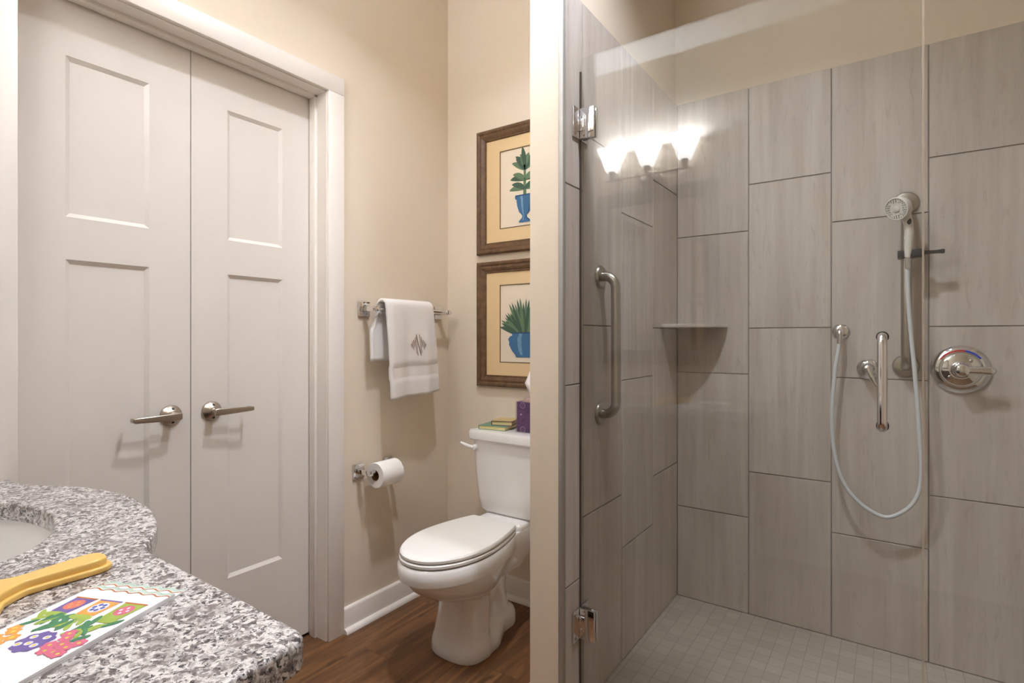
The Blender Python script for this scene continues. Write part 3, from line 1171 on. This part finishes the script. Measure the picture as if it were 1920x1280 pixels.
lt, md = MB(), MB()
for ax, a0 in (('y', bx0), ('x', by0)):
    for i, (dx, dz, r) in enumerate(((.030, .112, .0125), (.022, .074, .0185), (.012, .038, .013), (.048, .036, .016), (.030, .012, .0125), (.060, .062, .016), (.085, .100, .018), (.088, .03, .018), (.092, .066, .010))):
        big = lt if i in (0, 4, 6) else md
        ring_print(big, (a0 + dx, ZT + dz), r * .88, r, ax)
        ring_print(md, (a0 + dx, ZT + dz), r * .55, r * .66, ax)
        ring_print(lt if i == 1 else md, (a0 + dx, ZT + dz), r * .02, r * .25, ax)
lt.build('ring_print', M['ring_light'], t, 0)
md.build('ring_print', M['ring_mid'], t, 0)
mb = MB()
e = .004
mb.box((bx0 - e, by0 - e, ZT), (bx0 - e + .002, by1 + e, ZT + bh + .002))
mb.box((bx1 + e - .002, by0 - e, ZT), (bx1 + e, by1 + e, ZT + bh + .002))
mb.box((bx0 - e, by0 - e, ZT), (bx1 + e, by0 - e + .002, ZT + bh + .002))
mb.build('clear_holder', M['acrylic'], t, 0)
cxm, cym = (bx0 + bx1) / 2, (by0 + by1) / 2
MB().lathe([(.056, 0), (.054, .006), (.046, .013), (.030, .017), (.022, .016)], (cxm, cym, ZT + bh), (0, 0, 1), 36).build('box_top', M['dome'], t)
tb = MB()
rings = []
for z, r in ((.012, .016), (.03, .022), (.055, .030), (.075, .036), (.095, .028), (.125, .018), (.15, .006)):
    rings.append([(cxm - .004 + r * (1 + .35 * math.sin(5 * a + z * 30)) * math.cos(a), cym + r * (.7 + .3 * math.cos(4 * a + z * 40)) * math.sin(a), ZT + bh + z) for a in [2 * PI * q / 40 for q in range(40)]])
tb.loft(rings)
tb.build('tissue', M['tissue'], t, 60)

# ------------------------------------------------------------------ towel bar and towel
t = thing('towel_bar', (XL, 1.74, 1.30), 'chrome towel bar with square plates on the cream wall', 'towel bar')
TZ = 1.302
RX = XL + .072
for y in (1.516, 1.962):
    mb = MB()
    mb.box((XL + .0005, y - .029, TZ - .031), (XL + .010, y + .029, TZ + .031), .002)
    pl = mb.build('wall_plate', M['chrome'], t)
    MB().box((XL + .009, y - .011, TZ - .011), (RX + .011, y + .011, TZ + .011), .002).build('post', M['chrome'], pl)
MB().tube([(RX, 1.500, TZ), (RX, 1.985, TZ)], .0085, 20).build('rail', M['chrome'], t)

tw = thing('hand_towel', (RX, 1.70, TZ), 'white monogrammed hand towel hung over the chrome bar', 'towel')


def towel_mesh():
    mb = MB()
    rad = .025
    prof = []            # (x, z, s)  s: -1 back bottom .. 0 top .. 1 front bottom
    for k in range(15):
        f = k / 14
        prof.append((RX - rad - .003 + .004 * (1 - f), 1.085 + (TZ + .012 - 1.085) * f, -1 + f))
    for k in range(1, 12):
        a = PI - PI * k / 12
        prof.append((RX + (rad + .003) * math.cos(a), TZ + .012 + .026 * math.sin(a), 0))
    for k in range(33):
        f = k / 32
        prof.append((RX + rad + .003 + .012 * math.sin(min(f * 1.3, 1) * PI * .5), TZ + .012 - (TZ + .012 - .934) * f, f))
    NY = 40
    rows = []
    for (x, z, s) in prof:
        if s < 0:
            y0 = 1.563 - .048 * min(1, -s * 2.2)
            y1 = 1.835 + .0 * s
        else:
            y0 = 1.560 + .014 * s
            y1 = 1.836 + .034 * s
        row = []
        for j in range(NY + 1):
            u_ = j / NY
            y = y0 + (y1 - y0) * u_
            amp = .0055 * abs(s) ** .7
            dx = amp * math.sin(u_ * 9.5 + 1.1 * s + .6) + .4 * amp * math.sin(u_ * 23 + 2 + 2 * s)
            th = 0.0
            zz = z
            if s > 0:
                zz = z + .020 * s * (u_ - .5) + .003 * s * math.sin(u_ * 6)
                if .655 < s < .80:
                    th = -.006
            edge = min(u_, 1 - u_)
            round_ = -.014 * max(0, 1 - edge / .07) ** 2
            xx = x + (dx + th + round_) * (1 if s >= 0 else -.4)
            row.append((xx, y, zz))
        rows.append(row)
    mb.loft(rows, False, False, closed=False)
    return mb


o = towel_mesh().build('terry_body', M['terry'], tw, 60)
md_ = o.modifiers.new('thickness', 'SOLIDIFY')
md_.thickness = .015
md_.offset = 0
# stitched lines where the woven band meets the pile
FX = RX + .0375


def towel_pt(u_, s, lift=.0052):
    z = TZ + .012 - (TZ + .012 - .934) * s
    x = RX + .028 + .012 * math.sin(min(s * 1.3, 1) * PI * .5)
    y0 = 1.560 + .014 * s
    y1 = 1.836 + .034 * s
    amp = .0055 * abs(s) ** .7
    dx = amp * math.sin(u_ * 9.5 + 1.1 * s + .6) + .4 * amp * math.sin(u_ * 23 + 2 + 2 * s)
    th = -.006 if .655 < s < .80 else 0
    return Vector((x + dx + th + lift, y0 + (y1 - y0) * u_, z + .020 * s * (u_ - .5) + .003 * s * math.sin(u_ * 6)))


mb = MB()
mb.loft([[towel_pt(.02 + .96 * j / 30, s, .0083) for j in range(31)] for s in (.668, .70, .74, .79)], False, False, closed=False)
mb.build('woven_band', M['woven'], tw, 60)

# monogram: diamond of three letters, centre N with smaller letters beside it
mg = MB()
mu, ms = .55, .43


def stroke(pts, r=.0011):
    P = []
    for a, b in pts:
        P.append(towel_pt(mu + a / .28, ms - b / .39, .0082))
    mg.tube(P, r, 6)


hgt = .042
stroke([(-.0085, -.047), (-.0105, .047)], .0012)
stroke([(-.0108, .0475), (-.001, 0), (.0105, -.0475)], .0016)
stroke([(.0098, -.047), (.0088, .047)], .0012)
for sg in (-1, 1):
    stroke([(sg * .0155, -.037), (sg * .0165, .037)], .0011)
    stroke([(sg * .0170, .033), (sg * .0220, -.010), (sg * .0265, .024)], .0012)
    stroke([(sg * .0272, .023), (sg * .0290, -.022)], .0011)
    stroke([(sg * .0335, -.014), (sg * .0345, .016)], .0014)
    stroke([(sg * .0390, -.007), (sg * .0395, .007)], .0018)
mg.build('monogram', M['thread'], tw, 60)

# ------------------------------------------------------------------ toilet paper holder
t = thing('paper_holder', (XL, 1.565, .63), 'chrome toilet paper holder with two square plates', 'paper holder')
PZ, PX = .634, XL + .078
for y in (1.488, 1.652):
    mb = MB()
    mb.box((XL + .0005, y - .028, PZ - .030), (XL + .009, y + .028, PZ + .030), .002)
    pl = mb.build('wall_plate', M['chrome'], t)
    MB().box((XL + .008, y - .010, PZ - .010), (PX + .010, y + .010, PZ + .010), .002).build('post', M['chrome'], pl)
MB().tube([(PX, 1.497, PZ), (PX, 1.643, PZ)], .0085, 16).build('roller', M['chrome'], t)
t = thing('toilet_roll', (PX, 1.57, PZ - .012), 'white toilet paper roll on the chrome holder', 'toilet paper')
rc = (PX, 1.512, PZ - .0135)
L = .113
mb = MB()
mb.loft([[(rc[0] + r * math.cos(2 * PI * q / 56), rc[1] + h, rc[2] + r * math.sin(2 * PI * q / 56)) for q in range(56)]
         for r, h in ((.0225, 0), (.050, 0), (.0515, .0015), (.0515, L - .0015), (.050, L), (.0225, L), (.0225, 0))], False, False)
mb.build('paper', M['paper_roll'], t)
mb = MB()
n_ = 40
rings = []
for r, h in ((.0225, -.0004), (.0225, L + .0004), (.0212, L + .0004), (.0212, -.0004), (.0225, -.0004)):
    rings.append([(rc[0] + r * math.cos(2 * PI * q / n_), rc[1] + h, rc[2] + r * math.sin(2 * PI * q / n_)) for q in range(n_)])
mb.loft(rings, False, False)
mb.build('cardboard_core', M['card_tube'], t)


# ------------------------------------------------------------------ framed prints
def picture(zc, label, kind):
    x0, x1 = -1.612, -1.076
    hz = .2895
    z0, z1 = zc - hz, zc + hz
    yw = YB - .001
    t = thing('framed_print', ((x0 + x1) / 2, YB, z0), label, 'picture', 'framed plant prints over the toilet')
    prof = [(0, 0), (0, .016), (.006, .022), (.014, .021), (.020, .017), (.030, .019), (.040, .015), (.045, .011), (.050, .012), (.053, .007), (.053, 0)]
    corners = [(x0, z0, 1, 1), (x1, z0, -1, 1), (x1, z1, -1, -1), (x0, z1, 1, -1)]
    mb = MB()
    rings = [[(cx_ + sx * a, yw - d, cz_ + sz * a) for a, d in prof] for cx_, cz_, sx, sz in corners]
    rings.append(rings[0])
    mb.loft(rings, False, False)
    bmesh.ops.remove_doubles(mb.bm, verts=mb.bm.verts, dist=1e-6)
    mb.build('frame', M['walnut'], t, 25)
    f = .050
    # mat with window
    ax0, ax1, az0, az1 = x0 + .133, x1 - .133, zc - .174, zc + .176
    ym = yw - .006
    mb = MB()
    for a, b, c, d in ((x0 + f, ax0, z0 + f, z1 - f), (ax1, x1 - f, z0 + f, z1 - f), (ax0, ax1, z0 + f, az0), (ax0, ax1, az1, z1 - f)):
        mb.box((a, ym, c), (b, ym + .002, d))
    mb.build('mat', M['mat_board'], t, 0)
    MB().box((ax0 - .01, ym + .0021, az0 - .01), (ax1 + .01, ym + .004, az1 + .01)).build('paper', M['art_paper'], t, 0)
    mb = MB()
    e = .004
    for a, b, c, d in ((ax0 - e, ax0, az0 - e, az1 + e), (ax1, ax1 + e, az0 - e, az1 + e), (ax0, ax1, az0 - e, az0), (ax0, ax1, az1, az1 + e)):
        mb.box((a, ym - .0008, c), (b, ym + .0005, d))
    mb.build('mat_border', M['art_line'], t, 0)
    # plant in a blue pot
    ya = ym + .0019
    px = (ax0 + ax1) / 2 - .002

    def leaf(mb, bx_, bz_, ang, ln, wd, bend, dy):
        pts_l, pts_r = [], []
        for k in range(9):
            s = k / 8
            a = ang + bend * s
            cx_ = bx_ + ln * s * math.cos(ang + bend * s * .5)
            cz_ = bz_ + ln * s * math.sin(ang + bend * s * .5)
            hw = wd * (math.sin(PI * (s * .88 + .10)) ** .8) * (1 if s < 1 else 0.02)
            pts_l.append((cx_ - hw * math.sin(a), ya - dy, cz_ + hw * math.cos(a)))
            pts_r.append((cx_ + hw * math.sin(a), ya - dy, cz_ - hw * math.cos(a)))
        mb.loft([[p, q] for p, q in zip(pts_l, pts_r)], False, False, closed=False)
    g1, g2 = MB(), MB()
    rnd = random.Random(3)
    if kind == 'dracaena':
        bz = zc - .015
        g2.quad((px - .009, ya - .0002, bz - .05), (px + .009, ya - .0002, bz - .05), (px + .006, ya - .0002, bz + .10), (px - .006, ya - .0002, bz + .10))
        for lvl, (zz, spread, ln) in enumerate(((bz + .005, .35, .085), (bz + .045, .45, .080), (bz + .090, .75, .080), (bz + .10, 1.1, .075))):
            for sg in (-1, 1):
                for q in range(2):
                    a = PI / 2 + sg * (PI / 2 - spread - .35 * q)
                    leaf(g1 if (lvl + q) % 2 else g2, px, zz, a, ln * (1 - .1 * q), .013, -sg * -.7 if lvl < 2 else sg * .5, .0003 + .0001 * (lvl * 2 + q))
        leaf(g1, px, bz + .11, PI / 2 + .1, .085, .012, .1, .0012)
        pot = [(.016, -.160), (.030, -.160), (.030, -.152), (.014, -.140), (.012, -.130), (.030, -.112), (.040, -.085), (.044, -.062), (.042, -.058), (.052, -.050), (.052, -.040), (.044, -.036)]
        pz = zc + .0
    else:
        bz = zc - .045
        for k in range(30):
            q = k / 29
            a = math.radians(26 + 128 * ((k * 11) % 30) / 29)
            ln = .165 - .05 * abs(a - PI / 2) + rnd.uniform(-.02, .02)
            leaf(g1 if k % 2 else g2, px + .05 * math.cos(a) * .7, bz - .01, a, ln, .0085, (a - PI / 2) * .16, .0003 + .00003 * k)
        pot = [(.030, -.152), (.046, -.152), (.050, -.142), (.070, -.122), (.086, -.095), (.084, -.085), (.090, -.070), (.080, -.058), (.068, -.054), (.068, -.044), (.060, -.040)]
        pz = zc + .0
    g1.build('leaf_print', M['leaf_dark'], t, 0)
    g2.build('leaf_print', M['leaf_mid'], t, 0)
    mb = MB()
    mb.loft([[(px - w_, ya - .0016, pz + z_), (px + w_, ya - .0016, pz + z_)] for w_, z_ in pot], False, False, closed=False)
    mb.build('pot_print', M['pot_blue'], t, 0)
    hl, dk = MB(), MB()
    hl.loft([[(px - w_ * .45, ya - .0018, pz + z_), (px - w_ * .2, ya - .0018, pz + z_)] for w_, z_ in pot[2:]], False, False, closed=False)
    dk.loft([[(px + w_ * .62, ya - .0018, pz + z_), (px + w_ * .98, ya - .0018, pz + z_)] for w_, z_ in pot[2:]], False, False, closed=False)
    w_, z_ = pot[-2]
    dk.quad((px - w_, ya - .0019, pz + z_ - .001), (px + w_, ya - .0019, pz + z_ - .001), (px + w_ * .95, ya - .0019, pz + z_ + .005), (px - w_ * .95, ya - .0019, pz + z_ + .005))
    hl.build('pot_print', M['pot_blue_light'], t, 0)
    dk.build('pot_print', M['pot_blue_dark'], t, 0)
    return t


picture(1.861, 'walnut framed print of a broad-leaved plant in a footed blue pot, upper of two', 'dracaena')
picture(1.2465, 'walnut framed print of a spiky plant in a round blue bowl, lower of two', 'aloe')

# ------------------------------------------------------------------ vanity
CZ = .835
CT = .038
outer = catmull([(-1.788, .400, 0), (-1.735, .400, 0), (-1.690, .412, 0), (-1.630, .443, 0), (-1.567, .474, 0), (-1.483, .499, 0), (-1.380, .509, 0), (-1.290, .503, 0), (-1.215, .490, 0),
                 (-1.150, .470, 0), (-1.098, .446, 0), (-1.050, .417, 0), (-1.030, .404, 0)], 5)
outer = [(p.x, p.y) for p in outer] + [(-1.010, .396), (-.70, .395), (-.585, .393), (-.570, .389), (-.560, .379), (-.556, .364), (-.520, YV + .001), (-1.788, YV + .001)]
hole = [(-1.392 + .262 * math.cos(2 * PI * k / 72), .190 + .176 * math.sin(2 * PI * k / 72)) for k in range(72)]
ct = curve_plate('countertop', [outer, hole], CT / 2, .006, M['granite'], None, CZ - CT / 2)
tag(ct, 'speckled grey granite vanity countertop with a bowed front', 'countertop')

t = thing('sink', (-1.392, .19, CZ - CT), 'white undermount oval sink in the granite counter', 'sink')
rings = []
for sc, dz in ((1.10, -.0015), (1.10, -.010), (1.075, -.010)):
    pass
prof = [(1.09, -.0012), (1.0, -.0012), (.985, -.012), (.96, -.04), (.90, -.08), (.78, -.115), (.55, -.135), (.25, -.142), (.09, -.143)]
back_ = [(.09, -.150), (.56, -.143), (.80, -.123), (.925, -.083), (.985, -.042), (1.01, -.014), (1.09, -.012)]
rings = [[(-1.392 + .270 * s * math.cos(2 * PI * k / 64), .190 + .184 * s * math.sin(2 * PI * k / 64), CZ - CT + d) for k in range(64)] for s, d in prof + back_]
rings.append(rings[0])
MB().loft(rings, False, False).build('basin', M['porcelain'], t, 60)
MB().lathe([(.024, -.1425), (.024, -.139), (.018, -.138), (.015, -.141)], (-1.392, .19, CZ - CT), (0, 0, 1), 28).build('drain', M['chrome'], t)

t = thing('vanity_cabinet', (-1.18, .09, 0), 'dark espresso vanity cabinet under the granite counter', 'cabinet')
vx0, vx1, vy1 = -1.785, -.600, .352
zt = CZ - CT - .0005
front = catmull([(vx0, .352, 0), (-1.735, .352, 0), (-1.69, .360, 0), (-1.63, .390, 0), (-1.55, .430, 0), (-1.47, .450, 0), (-1.38, .458, 0), (-1.29, .452, 0), (-1.21, .434, 0), (-1.13, .402, 0), (-1.07, .368, 0), (-1.03, .354, 0), (-.98, .352, 0), (-.80, .352, 0), (vx1, .352, 0)], 6)
front = [(p.x, p.y) for p in front]


def along(x0, x1, d0, d1, z0, z1, mb):
    """a strip of the bowed front between two x, from depth offset d0 to d1"""
    pts = [p for p in front if x0 < p[0] < x1]

    def at(xq):
        for a, b in zip(front, front[1:]):
            if a[0] <= xq <= b[0]:
                f_ = (xq - a[0]) / max(b[0] - a[0], 1e-9)
                return (xq, a[1] + (b[1] - a[1]) * f_)
        return (xq, front[-1][1])
    pts = [at(x0)] + pts + [at(x1)]
    mb.loft([[(p[0], p[1] + d0, z0), (p[0], p[1] + d1, z0), (p[0], p[1] + d1, z1), (p[0], p[1] + d0, z1)] for p in pts])


mb = MB()
mb.box((vx0, YV + .002, .09), (vx0 + .018, .345, zt))
mb.box((vx1 - .018, YV + .002, .0), (vx1, .352, zt), .001)
mb.box((vx0, YV + .002, .09), (vx1, .33, .108))
along(vx0, vx1, -.018, 0, .09, .13, mb)
along(vx0, vx1, -.018, 0, zt - .05, zt, mb)
for a, b in ((vx0, -1.735), (-1.075, -.985), (vx1 - .06, vx1)):
    along(a, b, -.018, 0, .09, zt, mb)
mb.box((vx0, .27, 0), (vx1 - .018, .288, .09))
mb.build('carcass', M['espresso'], t, 0)
for x0, x1, kx in ((-1.745, -1.412, -1.45), (-1.405, -1.068, -1.37), (-.992, -.652, -.95)):
    mb = MB()
    along(x0, x1, .0005, .019, .115, zt - .035, mb)
    d_ = mb.build('cabinet_door', M['espresso'], t, 30)
    ky = max(p[1] for p in front if abs(p[0] - kx) < .04) + .019
    MB().lathe([(.006, -.004), (.005, .012), (.013, .018), (.013, .024), (.004, .027)], (kx, ky, zt - .12), (0, 1, 0), 20).build('knob', M['nickel'], d_)

# hand mirror lying face down
t = thing('hand_mirror', (-.99, .12, CZ), 'yellow wooden hand mirror lying face down on the granite counter', 'hand mirror')


def mirror_outline(grow):
    hc_ = (-.985, .112)
    rw = .092 + grow
    hw0, hw1 = .0155 + grow, .0215 + grow
    right = []
    a0 = math.radians(66)
    for k in range(34):
        a = -PI / 2 + (a0 + PI / 2) * k / 33
        right.append((hc_[0] + rw * math.cos(a), hc_[1] + rw * math.sin(a)))
    neck = [(hc_[0] + .026 + grow, hc_[1] + .098 + grow * .3), (hc_[0] + hw0 + .001, hc_[1] + .116), (hc_[0] + hw0, hc_[1] + .130), (hc_[0] + hw0 + .002, hc_[1] + .155), (hc_[0] + hw1, hc_[1] + .195),
            (hc_[0] + hw1 - .002, hc_[1] + .207 + grow), (hc_[0] + hw1 * .6, hc_[1] + .216 + grow), (hc_[0], hc_[1] + .219 + grow)]
    sm = catmull([(p[0], p[1], 0) for p in [right[-1]] + neck], 5)
    right += [(p.x, p.y) for p in sm[1:]]
    left = [(2 * hc_[0] - p[0], p[1]) for p in right[1:-1]][::-1]
    pts = right + left
    th = math.radians(5)
    c0 = (-.985, .30)
    out = []
    for p in pts:
        dx_, dy_ = p[0] - c0[0], p[1] - c0[1]
        out.append((c0[0] + dx_ * math.cos(th) - dy_ * math.sin(th), c0[1] + dx_ * math.sin(th) + dy_ * math.cos(th)))
    return out


curve_plate('wooden_back', [mirror_outline(0.0)], .0065, .0035, M['yellow_wood'], t, CZ + .0135)
curve_plate('wooden_rim', [mirror_outline(.0055)], .0045, .003, M['yellow_wood'], t, CZ + .0050)

# folded paper guest towels
ax = Vector((.077, -.183, 0)).normalized()       # long direction (towards the camera)
wx = Vector((ax.y, -ax.x, 0)) * -1               # width direction
P0 = Vector((-.914, .312, 0))                   # far left corner of the under towel
WID = .128
if wx.dot(Vector((1, .4, 0))) < 0:
    wx = -wx


def npt(a, b, z):
    return P0 + wx * a + ax * b + Vector((0, 0, z))


def napkin(name, b0, ln, z0, th, label, wav):
    t = thing(name, npt(WID / 2, b0 + ln / 2, z0), label, 'paper towel', 'flower print paper guest towels')
    mb = MB()
    n_ = 40
    rows = []
    for zz in (z0, z0 + th):
        edge = [npt(WID * k / n_, b0 + .0022 * math.sin(k * .9 + wav), zz) for k in range(n_ + 1)]
        far = [npt(WID * k / n_, b0 + ln, zz) for k in range(n_, -1, -1)]
        rows.append(edge + far)
    mb.loft(rows)
    mb.build('folded_sheet', M['white_cloth'], t, 30)
    # scalloped border
    gm, rs = MB(), MB()
    ztop = z0 + th + .0003
    for k in range(n_):
        a0, a1 = WID * k / n_, WID * (k + 1) / n_
        o0, o1 = b0 + .0022 * math.sin(k * .9 + wav), b0 + .0022 * math.sin((k + 1) * .9 + wav)
        rs.quad(npt(a0, o0 + .0085, ztop), npt(a1, o1 + .0085, ztop), npt(a1, o1 + .0105, ztop), npt(a0, o0 + .0105, ztop))
        gm.quad(npt(a0 + .0004, o0 + .0008, ztop), npt(a1 - .0006, o1 + .0008, ztop), npt(a1 - .0012, o1 + .0072, ztop), npt(a0 + .0010, o0 + .0072, ztop))
    rs.build('edge_line_print', M['p_rust'], t, 0)
    gm.build('fringe_print', M['p_mint'], t, 0)
    return t, ztop


napkin('guest_towel', 0.0, .30, CZ + .0003, .0024, 'white folded paper guest towel underneath, its fringed edge showing', .3)
nt, nz_ = napkin('guest_towel', .020, .29, CZ + .0031, .0032, 'white folded paper guest towel on top, printed with three potted flowers', 1.4)


FP = MB()
FM = []


def pm(m):
    if m not in FM:
        FM.append(m)
    n0 = len(FP.bm.faces)

    class Add:
        def poly(_, pts):
            FP.poly(pts)
            FP.bm.faces.ensure_lookup_table()
            FP.bm.faces[n0].material_index = FM.index(m)
    return Add()


lay = [0]


def blob(m, a, b, ra, rb, ang=0.0, n_=18, wob=0.0, wn_=5):
    lay[0] += 1
    z = nz_ + .000004 * lay[0]
    pts = []
    for k in range(n_):
        q = 2 * PI * k / n_
        r = 1 + wob * math.sin(wn_ * q)
        da, db = ra * r * math.cos(q), rb * r * math.sin(q)
        pts.append(npt(a + da * math.cos(ang) - db * math.sin(ang), b + da * math.sin(ang) + db * math.cos(ang), z))
    pm(m).poly(pts)


def quadp(m, pts):
    lay[0] += 1
    z = nz_ + .000004 * lay[0]
    pm(m).poly([npt(a, b, z) for a, b in pts])


for i, (ca, cpot, cface, cin) in enumerate(((.026, 'p_purple', 'p_red', 'p_red'), (.064, 'p_orange', 'p_pale', 'p_blue'), (.103, 'p_lime', 'p_pink', 'p_pink'))):
    b = .055
    quadp(cpot, [(ca - .016, b), (ca + .016, b), (ca + .013, b + .036), (ca - .013, b + .036)])
    quadp('p_rust' if i != 1 else 'p_purple', [(ca - .0175, b - .002), (ca + .0175, b - .002), (ca + .0165, b + .0012), (ca - .0165, b + .0012)])
    blob(cface, ca, b + .017, .0105, .0125)
    if i == 1:
        for q in range(6):
            blob(cin, ca + .006 * math.cos(q * 1.05), b + .017 + .007 * math.sin(q * 1.05), .0026, .003)
    else:
        for q in range(4):
            blob('p_orange' if i == 0 else 'p_pale', ca + .005 * math.cos(q * 1.6), b + .017 + .006 * math.sin(q * 1.6), .0018, .0024)
    blob('p_lime', ca, b + .041, .016, .006)
    rl = random.Random(10 + i)
    for q in range(11):
        aa = ca + rl.uniform(-.018, .018)
        bb = b + .050 + rl.uniform(-.006, .020)
        blob('p_green' if q % 3 else 'p_lime', aa, bb, .0036, .012, rl.uniform(-.9, .9))
    fb = b + .092
    if i == 0:
        for da, db in ((-.012, -.010), (-.006, -.004), (-.014, .010), (-.004, .014), (.006, .006), (-.010, .024), (.004, .022)):
            blob('p_orange', ca + da, fb + db - .004, .0075, .0075, 0, 20, .18)
            blob('p_yellow', ca + da, fb + db - .004, .0028, .0028)
    elif i == 1:
        blob('p_purple', ca + .002, fb + .004, .019, .021, 0, 30, .08, 9)
        for da, db in ((-.008, -.006), (.008, -.008), (0, .006), (-.010, .010), (.010, .008)):
            blob('p_pale', ca + da, fb + db + .002, .0042, .0042)
            blob('p_yellow', ca + da, fb + db + .002, .002, .002)
    else:
        for da, db in ((-.014, -.018), (-.008, -.010), (-.012, .006), (0, .002), (.010, .006), (.016, -.004), (-.006, .016), (.006, .016), (.014, .018)):
            blob('p_pink', ca + da, fb + db, .0075, .0080, 0, 20, .16, 6)
            blob('p_yellow', ca + da, fb + db, .0020, .0020)
        blob('p_green', ca + .008, fb - .012, .004, .010, .6)
        blob('p_lime', ca - .002, fb - .018, .003, .009, -.5)
FP.build('flower_print', None, nt, 0, [M[m] for m in FM])
